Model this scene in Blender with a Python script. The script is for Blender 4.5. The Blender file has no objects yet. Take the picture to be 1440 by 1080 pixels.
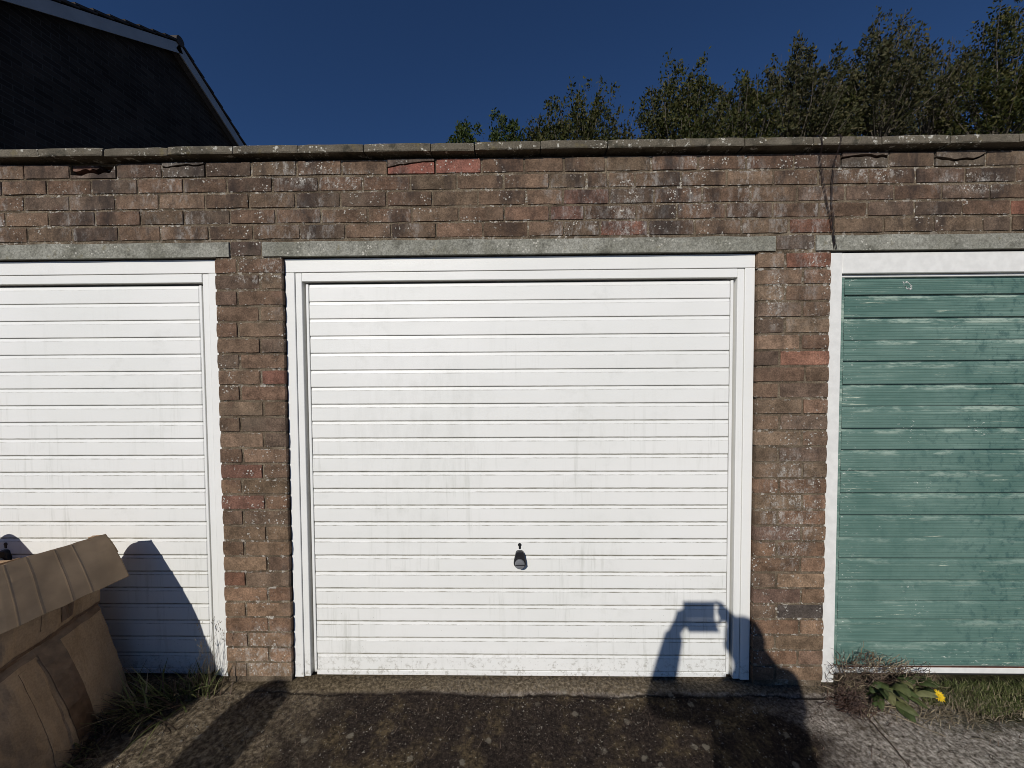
import bpy, bmesh, math, random
import numpy as np
from mathutils import Vector, Matrix, noise
random.seed(7); rng = np.random.default_rng(7)
scn = bpy.context.scene; COL = scn.collection

# ------------------------------------------------------------------ camera, sky, sun, exposure
CAM = Vector((0.0, -1.8272, 1.508))
yaw, pit, rol = (math.radians(a) for a in (-0.9248, -1.8556, -0.3453))
r0 = Vector((math.cos(yaw), -math.sin(yaw), 0))
fw = Vector((math.sin(yaw)*math.cos(pit), math.cos(yaw)*math.cos(pit), math.sin(pit)))
u0 = r0.cross(fw)
rr = math.cos(rol)*r0 + math.sin(rol)*u0
uu = -math.sin(rol)*r0 + math.cos(rol)*u0
cd = bpy.data.cameras.new('camera'); cam = bpy.data.objects.new('camera', cd); COL.objects.link(cam)
cam.matrix_world = Matrix(((rr.x, uu.x, -fw.x, CAM.x), (rr.y, uu.y, -fw.y, CAM.y), (rr.z, uu.z, -fw.z, CAM.z), (0, 0, 0, 1)))
cd.sensor_fit = 'HORIZONTAL'; cd.sensor_width = 36; cd.lens = 541/1440*36
cd.clip_start = 0.01; cd.clip_end = 2000
scn.camera = cam
scn.cycles.filter_width = 0.9

SUN = Vector((-0.452, -1.0, 0.625)).normalized()          # towards the sun
w = bpy.data.worlds.new('World'); scn.world = w; w.use_nodes = True
nt = w.node_tree; bg = nt.nodes['Background']
sky = nt.nodes.new('ShaderNodeTexSky'); sky.sky_type = 'NISHITA'; sky.sun_disc = False
sky.sun_elevation = math.asin(SUN.z); sky.sun_rotation = math.atan2(SUN.x, SUN.y)
sky.altitude = 0; sky.air_density = 0.7; sky.dust_density = 0.0; sky.ozone_density = 10.0
nt.links.new(sky.outputs[0], bg.inputs[0]); bg.inputs[1].default_value = 0.08
ld = bpy.data.lights.new('sun', 'SUN'); ld.energy = 5.0; ld.angle = math.radians(0.53); ld.color = (1, 0.955, 0.89)
sun = bpy.data.objects.new('sun', ld); COL.objects.link(sun)
sun.rotation_euler = SUN.to_track_quat('Z', 'Y').to_euler(); sun.location = (-6, -12, 9)
vs = scn.view_settings
vs.view_transform = 'Standard'; vs.look = 'None'; vs.gamma = 1; vs.exposure = -0.53; vs.use_curve_mapping = False

# ------------------------------------------------------------------ materials
class M:
    def __init__(s, name, rough=0.85, spec=0.3):
        s.m = bpy.data.materials.new(name); s.m.use_nodes = True; s.t = s.m.node_tree
        s.b = s.t.nodes['Principled BSDF']; s.b.inputs['Roughness'].default_value = rough
        s.b.inputs['Specular IOR Level'].default_value = spec; s._g = None
    def n(s, k, **kw):
        x = s.t.nodes.new(k)
        for a, v in kw.items(): setattr(x, a, v)
        return x
    def put(s, sock, v):
        if isinstance(v, bpy.types.NodeSocket): s.t.links.new(v, sock)
        elif isinstance(v, (tuple, list)) and len(v) == 3 and sock.type == 'RGBA': sock.default_value = (*v, 1)
        else: sock.default_value = v
    def pos(s):
        if s._g is None: s._g = s.n('ShaderNodeNewGeometry')
        return s._g.outputs['Position']
    def obj(s): return s.n('ShaderNodeTexCoord').outputs['Object']
    def sep(s, v):
        x = s.n('ShaderNodeSeparateXYZ'); s.put(x.inputs[0], v); return x.outputs
    def scale(s, v, k, off=(0, 0, 0)):
        x = s.n('ShaderNodeMapping'); s.put(x.inputs[0], v); x.inputs['Scale'].default_value = k; x.inputs['Location'].default_value = off
        return x.outputs[0]
    def noise(s, v, sc, det=4, rough=0.55, dist=0.0):
        x = s.n('ShaderNodeTexNoise'); s.put(x.inputs['Vector'], v); x.inputs['Scale'].default_value = sc
        x.inputs['Detail'].default_value = det; x.inputs['Roughness'].default_value = rough; x.inputs['Distortion'].default_value = dist
        return x.outputs['Fac']
    def vor(s, v, sc, out='Distance', feat='F1', rnd=1.0):
        x = s.n('ShaderNodeTexVoronoi', feature=feat); s.put(x.inputs['Vector'], v); x.inputs['Scale'].default_value = sc
        x.inputs['Randomness'].default_value = rnd
        return x.outputs[out]
    def math(s, op, a, b=0.0, c=0.0):
        x = s.n('ShaderNodeMath', operation=op); x.use_clamp = False
        s.put(x.inputs[0], a); s.put(x.inputs[1], b); s.put(x.inputs[2], c); return x.outputs[0]
    def step(s, v, a, b, lo=0.0, hi=1.0):
        x = s.n('ShaderNodeMapRange', interpolation_type='SMOOTHSTEP'); s.put(x.inputs[0], v)
        for i, q in enumerate((a, b, lo, hi)): x.inputs[1+i].default_value = q
        return x.outputs[0]
    def mix(s, f, a, b, mode='MIX'):
        x = s.n('ShaderNodeMix', data_type='RGBA', blend_type=mode); s.put(x.inputs[0], f); s.put(x.inputs[6], a); s.put(x.inputs[7], b)
        return x.outputs[2]
    def ramp(s, f, stops):
        x = s.n('ShaderNodeValToRGB'); s.put(x.inputs[0], f); cr = x.color_ramp
        while len(cr.elements) < len(stops): cr.elements.new(0.5)
        for e, (p, c) in zip(cr.elements, stops): e.position = p; e.color = (*c, 1)
        return x.outputs[0]
    def mul(s, *a):
        o = a[0]
        for b in a[1:]: o = s.math('MULTIPLY', o, b)
        return o
    def val(s, c, f, lo, hi):          # scale a colour by a factor mapped from noise f
        k = s.step(f, 0.25, 0.75, lo, hi)
        x = s.n('ShaderNodeVectorMath', operation='SCALE'); s.put(x.inputs[0], c); s.put(x.inputs[3], k); return x.outputs[0]
    def col(s, c): s.put(s.b.inputs['Base Color'], c)
    def bump(s, h, dist=0.002, st=1.0):
        x = s.n('ShaderNodeBump'); s.put(x.inputs['Height'], h); x.inputs['Distance'].default_value = dist; x.inputs['Strength'].default_value = st
        s.t.links.new(x.outputs[0], s.b.inputs['Normal'])

def flat(name, c, rough=0.7, var=0.15, sc=20, spec=0.3, metal=0.0):
    m = M(name, rough, spec); m.col(m.val((*c,), m.noise(m.pos(), sc), 1-var, 1+var)); m.b.inputs['Metallic'].default_value = metal
    return m.m

def brick_mat():
    m = M('weathered_brick', 0.93, 0.15); p = m.pos(); o = m.n('ShaderNodeObjectInfo')
    xyz = m.sep(p)
    base = m.val(o.outputs['Color'], m.noise(p, 14, 5, 0.7), 0.50, 1.42)
    base = m.val(base, m.noise(p, 130, 4, 0.8), 0.55, 1.40)
    red = m.step(m.noise(p, 7.5, 3), 0.60, 0.70)
    base = m.mix(m.mul(red, 0.22), base, (0.15, 0.08, 0.06))
    grey = m.step(m.noise(m.scale(p, (1, 1, 1), (4, 9, 2)), 5, 5, 0.6), 0.52, 0.72)
    base = m.mix(m.mul(grey, 0.35), base, (0.15, 0.122, 0.088))
    # chalky bloom, more of it on the parapet
    eff = m.mul(m.step(m.noise(m.scale(p, (1, 1, 0.35)), 3.4, 4), 0.50, 0.64), m.step(m.noise(m.scale(p, (1, 1, 0.5)), 24, 6, 0.8), 0.46, 0.66), m.step(xyz['Z'], 1.5, 2.3, 0.25, 1.0))
    base = m.mix(m.mul(eff, 0.75), base, (0.42, 0.40, 0.37))
    soot = m.mul(m.step(m.noise(m.scale(p, (1, 1, 0.4), (9, 1, 5)), 5.2, 6, 0.7), 0.48, 0.66), m.step(xyz['Z'], 1.9, 2.2, 0.25, 1.0))
    base = m.mix(m.mul(soot, 0.82), base, (0.036, 0.028, 0.025))
    # lichen crusts
    def spot(cx, cz, rx, rz):
        a = m.math('POWER', m.math('DIVIDE', m.math('SUBTRACT', xyz['X'], cx), rx), 2.0); b = m.math('POWER', m.math('DIVIDE', m.math('SUBTRACT', xyz['Z'], cz), rz), 2.0)
        return m.step(m.math('ADD', a, b), 1.0, 0.1)
    loc = None
    for q in ((0.50, 2.28, .10, .20), (-1.16, 2.0, .10, .07), (-1.28, 1.96, .10, .03), (1.20, 1.86, .05, .20), (1.37, 2.02, .06, .10), (1.28, 0.85, .17, .35), (-1.24, .12, .2, .2), (1.62, 2.42, .2, .06), (2.1, 2.36, .2, .06), (-.9, 2.42, .3, .06)):
        d_ = spot(*q); loc = d_ if loc is None else m.math('MAXIMUM', loc, d_)
    drip = m.mul(loc, m.step(m.noise(m.scale(p, (1, 1, 0.65)), 34, 6, 0.85), 0.48, 0.62))
    base = m.mix(m.mul(drip, 0.62), base, (0.47, 0.45, 0.41))
    zone = m.math('MAXIMUM', m.step(m.noise(p, 2.9, 4, 0.6), 0.48, 0.58), loc)
    sp = m.math('SUBTRACT', m.vor(p, 75), m.math('MULTIPLY', m.noise(p, 190, 2), 0.25))
    spots = m.mul(m.step(sp, 0.26, 0.10), m.step(m.noise(p, 20, 4, 0.7), 0.50, 0.58), zone)
    sp2 = m.mul(m.step(m.vor(m.scale(p, (1, 1, 1), (3, 3, 3)), 34), 0.17, 0.09), m.step(m.noise(p, 11, 2), 0.58, 0.66), zone)
    lz = m.math('ABSOLUTE', m.sep(m.obj())['Z'])
    edge = m.mul(m.step(lz, 0.026, 0.032), m.step(m.noise(p, 48, 3, 0.7), 0.54, 0.62), m.step(m.noise(m.scale(p, (1, 1, 1), (7, 7, 7)), 5, 2), 0.42, 0.56))
    lich = m.math('MAXIMUM', m.math('MAXIMUM', spots, sp2), edge)
    base = m.mix(lich, base, (0.55, 0.52, 0.46))
    m.col(base)
    h = m.math('ADD', m.noise(p, 120, 4, 0.7), m.math('MULTIPLY', lich, 0.6))
    m.bump(h, 0.004, 0.8)
    return m.m
def mortar_mat():
    m = M('old_mortar', 0.95, 0.1); p = m.pos()
    c = m.ramp(m.noise(p, 9, 5, 0.65), [(0.3, (0.075, 0.058, 0.04)), (0.48, (0.18, 0.138, 0.095)), (0.66, (0.29, 0.235, 0.165))])
    c = m.val(c, m.noise(p, 170, 3, 0.7), 0.6, 1.3)
    fl = m.mul(m.step(m.noise(p, 48, 3, 0.7), 0.54, 0.62), m.step(m.noise(m.scale(p, (1, 1, 1), (2, 6, 1)), 3.5, 3), 0.45, 0.62))
    c = m.mix(fl, c, (0.58, 0.54, 0.47)); m.col(c); m.bump(m.noise(p, 90, 5, 0.75), 0.012, 1.0)
    return m.m
def concrete_mat(name, c0, c1, lichen=0.0, soot=0.0, fine=220):
    m = M(name, 0.93, 0.15); p = m.pos()
    c = m.mix(m.step(m.noise(p, 6, 6, 0.65), 0.3, 0.7), c0, c1)
    c = m.val(c, m.noise(p, fine, 3, 0.75), 0.62, 1.28)
    if soot:
        c = m.mix(m.mul(m.step(m.noise(m.scale(p, (1, 1, 1), (5, 5, 5)), 11, 5, 0.7), 0.5, 0.68), soot), c, (0.05, 0.047, 0.035))
    if lichen:
        z = m.step(m.noise(p, 4, 3), 0.46, 0.62)
        s1 = m.mul(m.step(m.math('SUBTRACT', m.vor(p, 60), m.math('MULTIPLY', m.noise(p, 150, 2), 0.3)), 0.16, 0.04), z, m.step(m.noise(p, 22, 2), 0.42, 0.56))
        s2 = m.mul(m.step(m.noise(m.scale(p, (1, 1, 1), (8, 2, 1)), 24, 4, 0.7), 0.59, 0.66), lichen)
        c = m.mix(m.math('MAXIMUM', s1, s2), c, (0.55, 0.53, 0.46))
        c = m.mix(m.mul(m.step(m.noise(m.scale(p, (1, 1, 1), (1, 2, 8)), 15, 4, 0.7), 0.58, 0.7), 0.4), c, (0.21, 0.17, 0.07))
    m.col(c); m.bump(m.noise(p, 140, 5, 0.75), 0.005, 0.9)
    return m.m
def white_mat(name, ribbed=True, dirt=1.0):
    m = M(name, 0.42, 0.4); p = m.pos(); z = m.sep(p)['Z']
    c = m.mix(m.step(m.noise(p, 1.7, 3), 0.3, 0.7), (0.86, 0.855, 0.82), (0.82, 0.82, 0.78))
    low = m.step(z, 1.9, 0.1, 0.15, 1.0)
    runs = m.mul(m.step(m.noise(m.scale(p, (38, 38, 2.2)), 1, 5, 0.7), 0.50, 0.70), m.step(m.noise(p, 2.2, 3), 0.40, 0.66), low)
    c = m.mix(m.mul(runs, 0.42*dirt), c, (0.36, 0.37, 0.30))
    blot = m.mul(m.step(m.noise(p, 9, 6, 0.7), 0.50, 0.72), m.step(m.noise(m.scale(p, (1, 1, 1), (3, 1, 4)), 1.9, 2), 0.42, 0.66))
    c = m.mix(m.mul(blot, 0.16*dirt), c, (0.42, 0.42, 0.37))
    ax_ = m.math('POWER', m.math('DIVIDE', m.math('ADD', m.sep(p)['X'], 0.45), 0.42), 2.0); az_ = m.math('POWER', m.math('DIVIDE', m.math('SUBTRACT', z, 1.2), 0.55), 2.0)
    sm = m.mul(m.step(m.math('ADD', ax_, az_), 1.0, 0.2), m.step(m.noise(m.scale(p, (16, 16, 5)), 1, 6, 0.75), 0.42, 0.66))
    c = m.mix(m.mul(sm, 0.14*dirt), c, (0.45, 0.45, 0.40))
    if ribbed:   # grime along each rib by local height; edge lines also paint the step's shadow
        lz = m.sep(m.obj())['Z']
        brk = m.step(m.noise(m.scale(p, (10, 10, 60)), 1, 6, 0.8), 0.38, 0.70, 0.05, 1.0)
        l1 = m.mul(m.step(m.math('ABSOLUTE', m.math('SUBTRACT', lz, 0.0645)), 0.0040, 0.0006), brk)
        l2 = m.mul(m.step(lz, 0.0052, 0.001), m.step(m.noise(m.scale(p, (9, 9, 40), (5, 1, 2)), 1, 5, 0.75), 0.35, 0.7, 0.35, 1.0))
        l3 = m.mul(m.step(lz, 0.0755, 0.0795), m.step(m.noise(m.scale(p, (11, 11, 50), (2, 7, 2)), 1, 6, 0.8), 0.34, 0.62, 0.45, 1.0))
        grime_shade = m.mul(m.math('MAXIMUM', m.math('MAXIMUM', l1, l2), l3), m.step(z, 2.0, 0.6, 0.3, 0.95))
        c = m.mix(m.mul(grime_shade, dirt), c, (0.20, 0.185, 0.13))
    sp = m.mul(m.step(m.vor(p, 55), 0.085, 0.05), m.step(m.noise(p, 14, 2), 0.5, 0.62), m.step(z, 0.75, 0.0, 0.12, 1.0))
    c = m.mix(m.mul(sp, 0.8), c, (0.10, 0.085, 0.06))
    c = m.mix(m.mul(m.step(m.noise(p, 40, 5, 0.75), 0.50, 0.66), m.step(z, 0.16, 0.0, 0.0, 0.55)), c, (0.22, 0.19, 0.13))
    m.col(c); m.bump(m.math('ADD', m.noise(p, 260, 2), m.math('MULTIPLY', m.noise(m.scale(p, (2.5, 2.5, 9)), 1, 2), 3.0)), 0.0009, 0.6)
    return m.m
def green_mat():
    m = M('worn_green_paint', 0.55, 0.3); p = m.pos(); z = m.sep(p)['Z']; lz = m.sep(m.obj())['Z']
    c = m.mix(m.step(m.noise(p, 2.3, 5, 0.65), 0.35, 0.68), (0.086, 0.164, 0.138), (0.124, 0.208, 0.176))
    st = m.noise(m.scale(p, (2.2, 2.2, 240)), 1, 5, 0.7)
    fade = m.step(m.noise(m.scale(p, (1.2, 1, 5)), 1.6, 4, 0.6), 0.36, 0.66)
    c = m.mix(m.mul(m.step(st, 0.44, 0.68), fade, m.step(z, 0.6, 1.6, 0.45, 1.0)), c, (0.27, 0.38, 0.32))
    c = m.mix(m.mul(m.step(m.noise(m.scale(p, (1.1, 1, 30), (2, 0, 5)), 3, 6, 0.85), 0.58, 0.66), m.step(m.noise(p, 3.6, 3), 0.48, 0.6)), c, (0.60, 0.66, 0.52))
    dk = m.mul(m.step(m.noise(m.scale(p, (1, 1, 0.8), (8, 3, 1)), 26, 5, 0.7), 0.50, 0.64), m.math('MAXIMUM', m.mul(m.step(m.sep(p)['X'], 1.85, 2.3), 0.9), m.step(m.noise(m.scale(p, (1, 1, 1), (1.3, 4, 0.7)), 1.5, 3), 0.46, 0.62)))
    c = m.mix(m.mul(dk, m.step(m.sep(p)['X'], 1.75, 2.25, 0.15, 0.65)), c, (0.036, 0.09, 0.086))
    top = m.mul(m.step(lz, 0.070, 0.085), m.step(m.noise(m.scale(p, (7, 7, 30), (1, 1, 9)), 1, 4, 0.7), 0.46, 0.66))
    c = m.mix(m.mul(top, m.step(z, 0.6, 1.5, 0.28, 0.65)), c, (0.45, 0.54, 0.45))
    c = m.mix(m.mul(m.step(lz, 0.006, 0.001), 0.8), c, (0.03, 0.05, 0.045))  # dark line on each slat's lower edge paints in the groove shade
    ch = m.mul(m.step(m.noise(m.scale(p, (1, 1, 2.5)), 40, 5, 0.8), 0.60, 0.66), m.math('MAXIMUM', m.step(z, 0.22, 0.06, 0.0, 1.0), m.math('MAXIMUM', m.mul(m.step(m.sep(p)['X'], 1.66, 1.56), 0.8), m.step(m.noise(p, 4.4, 3), 0.58, 0.66))))
    c = m.mix(ch, c, (0.72, 0.74, 0.66))
    m.col(c); m.bump(m.noise(m.scale(p, (6, 6, 300)), 1, 3), 0.001, 0.5)
    return m.m
def ground_mat():
    m = M('mossy_concrete', 0.96, 0.12); p = m.pos(); s = m.sep(p); x, y = s['X'], s['Y']
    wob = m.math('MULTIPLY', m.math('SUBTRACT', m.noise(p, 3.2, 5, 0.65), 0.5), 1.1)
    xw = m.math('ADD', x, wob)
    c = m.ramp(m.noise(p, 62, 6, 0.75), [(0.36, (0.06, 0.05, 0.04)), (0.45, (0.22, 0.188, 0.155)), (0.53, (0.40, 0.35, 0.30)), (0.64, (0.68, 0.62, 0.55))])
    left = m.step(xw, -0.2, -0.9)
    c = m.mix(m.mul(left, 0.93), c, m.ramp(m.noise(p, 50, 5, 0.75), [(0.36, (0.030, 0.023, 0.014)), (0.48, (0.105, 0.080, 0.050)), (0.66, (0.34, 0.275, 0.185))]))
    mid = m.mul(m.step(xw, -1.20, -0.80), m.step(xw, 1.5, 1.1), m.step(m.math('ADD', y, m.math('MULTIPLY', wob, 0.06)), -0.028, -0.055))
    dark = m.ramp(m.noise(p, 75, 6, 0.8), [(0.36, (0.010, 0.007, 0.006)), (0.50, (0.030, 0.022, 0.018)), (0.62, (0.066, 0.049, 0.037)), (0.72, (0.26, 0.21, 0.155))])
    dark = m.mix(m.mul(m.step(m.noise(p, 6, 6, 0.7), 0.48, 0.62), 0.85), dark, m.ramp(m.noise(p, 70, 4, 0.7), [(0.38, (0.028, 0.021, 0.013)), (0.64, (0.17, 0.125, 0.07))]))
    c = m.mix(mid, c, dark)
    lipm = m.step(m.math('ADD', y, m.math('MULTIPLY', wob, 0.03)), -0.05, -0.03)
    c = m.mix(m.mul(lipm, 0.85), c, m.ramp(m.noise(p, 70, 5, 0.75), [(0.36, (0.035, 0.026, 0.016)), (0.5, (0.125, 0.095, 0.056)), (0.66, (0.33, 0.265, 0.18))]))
    lich = m.mul(m.step(m.math('SUBTRACT', m.vor(p, 11), m.math('MULTIPLY', m.noise(p, 60, 4, 0.7), 0.35)), 0.02, -0.06), m.step(m.noise(p, 5, 2), 0.46, 0.58))
    c = m.mix(m.mul(lich, 0.55), c, (0.30, 0.27, 0.21))
    moss = m.mul(m.step(xw, 1.75, 2.2), m.step(m.math('ADD', y, m.math('MULTIPLY', wob, 0.2)), -0.21, -0.12))
    c = m.mix(moss, c, m.ramp(m.noise(p, 80, 5, 0.75), [(0.35, (0.018, 0.02, 0.008)), (0.55, (0.05, 0.05, 0.022)), (0.7, (0.13, 0.105, 0.065))]))
    crack = m.mul(m.step(m.math('ABSOLUTE', m.math('ADD', m.math('ADD', y, 0.052), m.math('MULTIPLY', m.math('SUBTRACT', m.noise(p, 4, 6, 0.7), 0.5), 0.06))), 0.006, 0.0015), m.step(m.noise(p, 2.5, 3), 0.35, 0.6, 0.2, 0.85))
    c = m.mix(crack, c, (0.012, 0.009, 0.007))
    m.col(c)
    h = m.math('ADD', m.noise(p, 60, 6, 0.8), m.math('MULTIPLY', crack, -0.6)); m.bump(h, 0.014, 1.0)
    return m.m
def card_mat():
    m = M('corrugated_cardboard', 0.9, 0.15); p = m.pos(); o = m.obj()
    c = m.mix(m.step(m.noise(p, 5, 5, 0.6), 0.3, 0.7), (0.29, 0.195, 0.118), (0.39, 0.27, 0.17))
    c = m.mix(m.mul(m.step(m.noise(m.scale(p, (1, 3, 0.8)), 4, 4, 0.7), 0.54, 0.70), 0.5), c, (0.20, 0.125, 0.07))
    c = m.mix(m.mul(m.step(m.noise(m.scale(p, (4, 60, 4)), 1, 2), 0.45, 0.7), 0.15), c, (0.22, 0.15, 0.09))
    c = m.val(c, m.noise(p, 130, 2), 0.88, 1.1); m.col(c)
    m.bump(m.math('ADD', m.noise(m.scale(p, (3, 3, 2)), 4, 4), m.math('MULTIPLY', m.noise(m.scale(p, (6, 140, 6)), 1, 1), 0.12)), 0.006, 0.7)
    return m.m
def leaf_mat(name, a, b, c3, sc=1.3, trans=0.25, spec=0.2, rough=0.6, per_obj=False):
    m = M(name, rough, spec); p = m.pos()
    g = m.n('ShaderNodeObjectInfo').outputs['Random'] if per_obj else m.n('ShaderNodeNewGeometry').outputs['Random Per Island']
    c = m.ramp(g, [(0.0, a), (0.5, b), (1.0, c3)])
    c = m.val(c, m.noise(p, sc, 3), 0.7, 1.3); m.col(c)
    t = m.n('ShaderNodeBsdfTranslucent'); m.put(t.inputs[0], c)
    x = m.n('ShaderNodeMixShader'); x.inputs[0].default_value = trans
    m.t.links.new(m.b.outputs[0], x.inputs[1]); m.t.links.new(t.outputs[0], x.inputs[2])
    m.t.links.new(x.outputs[0], m.t.nodes['Material Output'].inputs[0])
    return m.m
def house_mat():
    m = M('dark_stock_brick', 0.95, 0.1); p = m.pos(); s = m.sep(p)
    cb = m.n('ShaderNodeCombineXYZ'); m.put(cb.inputs[0], s['Y']); m.put(cb.inputs[1], s['Z'])
    b = m.n('ShaderNodeTexBrick'); m.put(b.inputs['Vector'], cb.outputs[0])
    for k, v in (('Scale', 1.0), ('Brick Width', 0.225), ('Row Height', 0.075), ('Mortar Size', 0.006), ('Bias', 0.1)): b.inputs[k].default_value = v
    b.inputs['Color1'].default_value = (0.06, 0.048, 0.04, 1); b.inputs['Color2'].default_value = (0.032, 0.027, 0.024, 1); b.inputs['Mortar'].default_value = (0.07, 0.063, 0.056, 1)
    m.col(m.val(b.outputs['Color'], m.noise(p, 1.5, 4), 0.75, 1.25)); m.bump(b.outputs['Fac'], -0.006, 0.8)
    return m.m

MT = dict(
    brick=brick_mat(), mortar=mortar_mat(),
    coping=concrete_mat('lichened_coping_concrete', (0.10, 0.086, 0.064), (0.19, 0.165, 0.125), lichen=1.0, soot=0.9),
    lintel=concrete_mat('cast_concrete', (0.21, 0.205, 0.165), (0.37, 0.365, 0.315), lichen=0.25, soot=0.55, fine=110),
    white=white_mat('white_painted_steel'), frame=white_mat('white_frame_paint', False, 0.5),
    green=green_mat(), void=flat('dark_gap', (0.02, 0.02, 0.02)),
    black=flat('black_plastic', (0.018, 0.018, 0.02), 0.4, spec=0.5), silver=flat('brushed_metal', (0.17, 0.175, 0.185), 0.4, spec=0.6),
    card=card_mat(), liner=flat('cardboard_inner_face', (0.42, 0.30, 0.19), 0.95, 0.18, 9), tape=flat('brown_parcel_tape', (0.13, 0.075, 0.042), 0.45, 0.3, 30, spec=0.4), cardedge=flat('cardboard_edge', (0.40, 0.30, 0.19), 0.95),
    ground=ground_mat(), pebble=concrete_mat('pebble', (0.10, 0.085, 0.07), (0.34, 0.31, 0.26)),
    grass=leaf_mat('grass_blades', (0.045, 0.06, 0.018), (0.11, 0.135, 0.042), (0.27, 0.26, 0.13), 6, 0.3),
    straw=leaf_mat('dry_stems', (0.13, 0.10, 0.06), (0.25, 0.20, 0.13), (0.38, 0.32, 0.22), 9, 0.15),
    deadwood=leaf_mat('dead_twigs', (0.03, 0.018, 0.013), (0.075, 0.05, 0.036), (0.15, 0.11, 0.08), 9, 0.0),
    maroon=leaf_mat('maroon_seed_heads', (0.026, 0.013, 0.010), (0.048, 0.026, 0.019), (0.080, 0.048, 0.034), 9, 0.1),
    dock=leaf_mat('broad_weed_leaf', (0.045, 0.065, 0.022), (0.085, 0.11, 0.040), (0.17, 0.165, 0.075), 38, 0.25, per_obj=True),
    petal=leaf_mat('yellow_petal', (0.75, 0.50, 0.02), (0.85, 0.60, 0.03), (0.80, 0.55, 0.02), 9, 0.2),
    wire=flat('dark_wire', (0.016, 0.009, 0.008), 0.6), house=house_mat(),
    verge=flat('white_verge_board', (0.40, 0.41, 0.42), 0.5, 0.08, 3), tile=flat('dark_roof_tile', (0.06, 0.05, 0.045), 0.9, 0.35, 6),
    soffit=flat('grey_soffit', (0.12, 0.12, 0.13), 0.8),
    bark=flat('grey_bark', (0.10, 0.085, 0.065), 0.95, 0.4, 15),
    leaf1=leaf_mat('olive_leaves', (0.024, 0.032, 0.008), (0.050, 0.056, 0.014), (0.095, 0.085, 0.026), 1.6),
    leaf2=leaf_mat('grey_green_leaves', (0.030, 0.035, 0.013), (0.056, 0.057, 0.022), (0.10, 0.086, 0.040), 1.6),
    leaf3=leaf_mat('bright_green_leaves', (0.026, 0.042, 0.010), (0.046, 0.066, 0.016), (0.065, 0.080, 0.024), 1.6),
    skin=flat('skin', (0.45, 0.28, 0.20), 0.5), jacket=flat('navy_jacket', (0.03, 0.035, 0.06), 0.9), jeans=flat('denim', (0.05, 0.07, 0.12), 0.9),
    hair=flat('brown_hair', (0.04, 0.025, 0.015), 0.7), shoe=flat('black_shoe', (0.02, 0.02, 0.02), 0.5),
    glass=flat('phone_glass', (0.01, 0.01, 0.012), 0.1, spec=0.6), leather=flat('brown_case', (0.06, 0.035, 0.02), 0.6),
    post=flat('grey_timber', (0.16, 0.13, 0.10), 0.95, 0.4, 12), felt=flat('roofing_felt', (0.05, 0.05, 0.05), 0.95),
    rust=flat('rust', (0.09, 0.035, 0.02), 0.95, 0.5, 60), plaster=flat('painted_wood_white', (0.76, 0.755, 0.72), 0.5, 0.06, 30),
)

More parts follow.
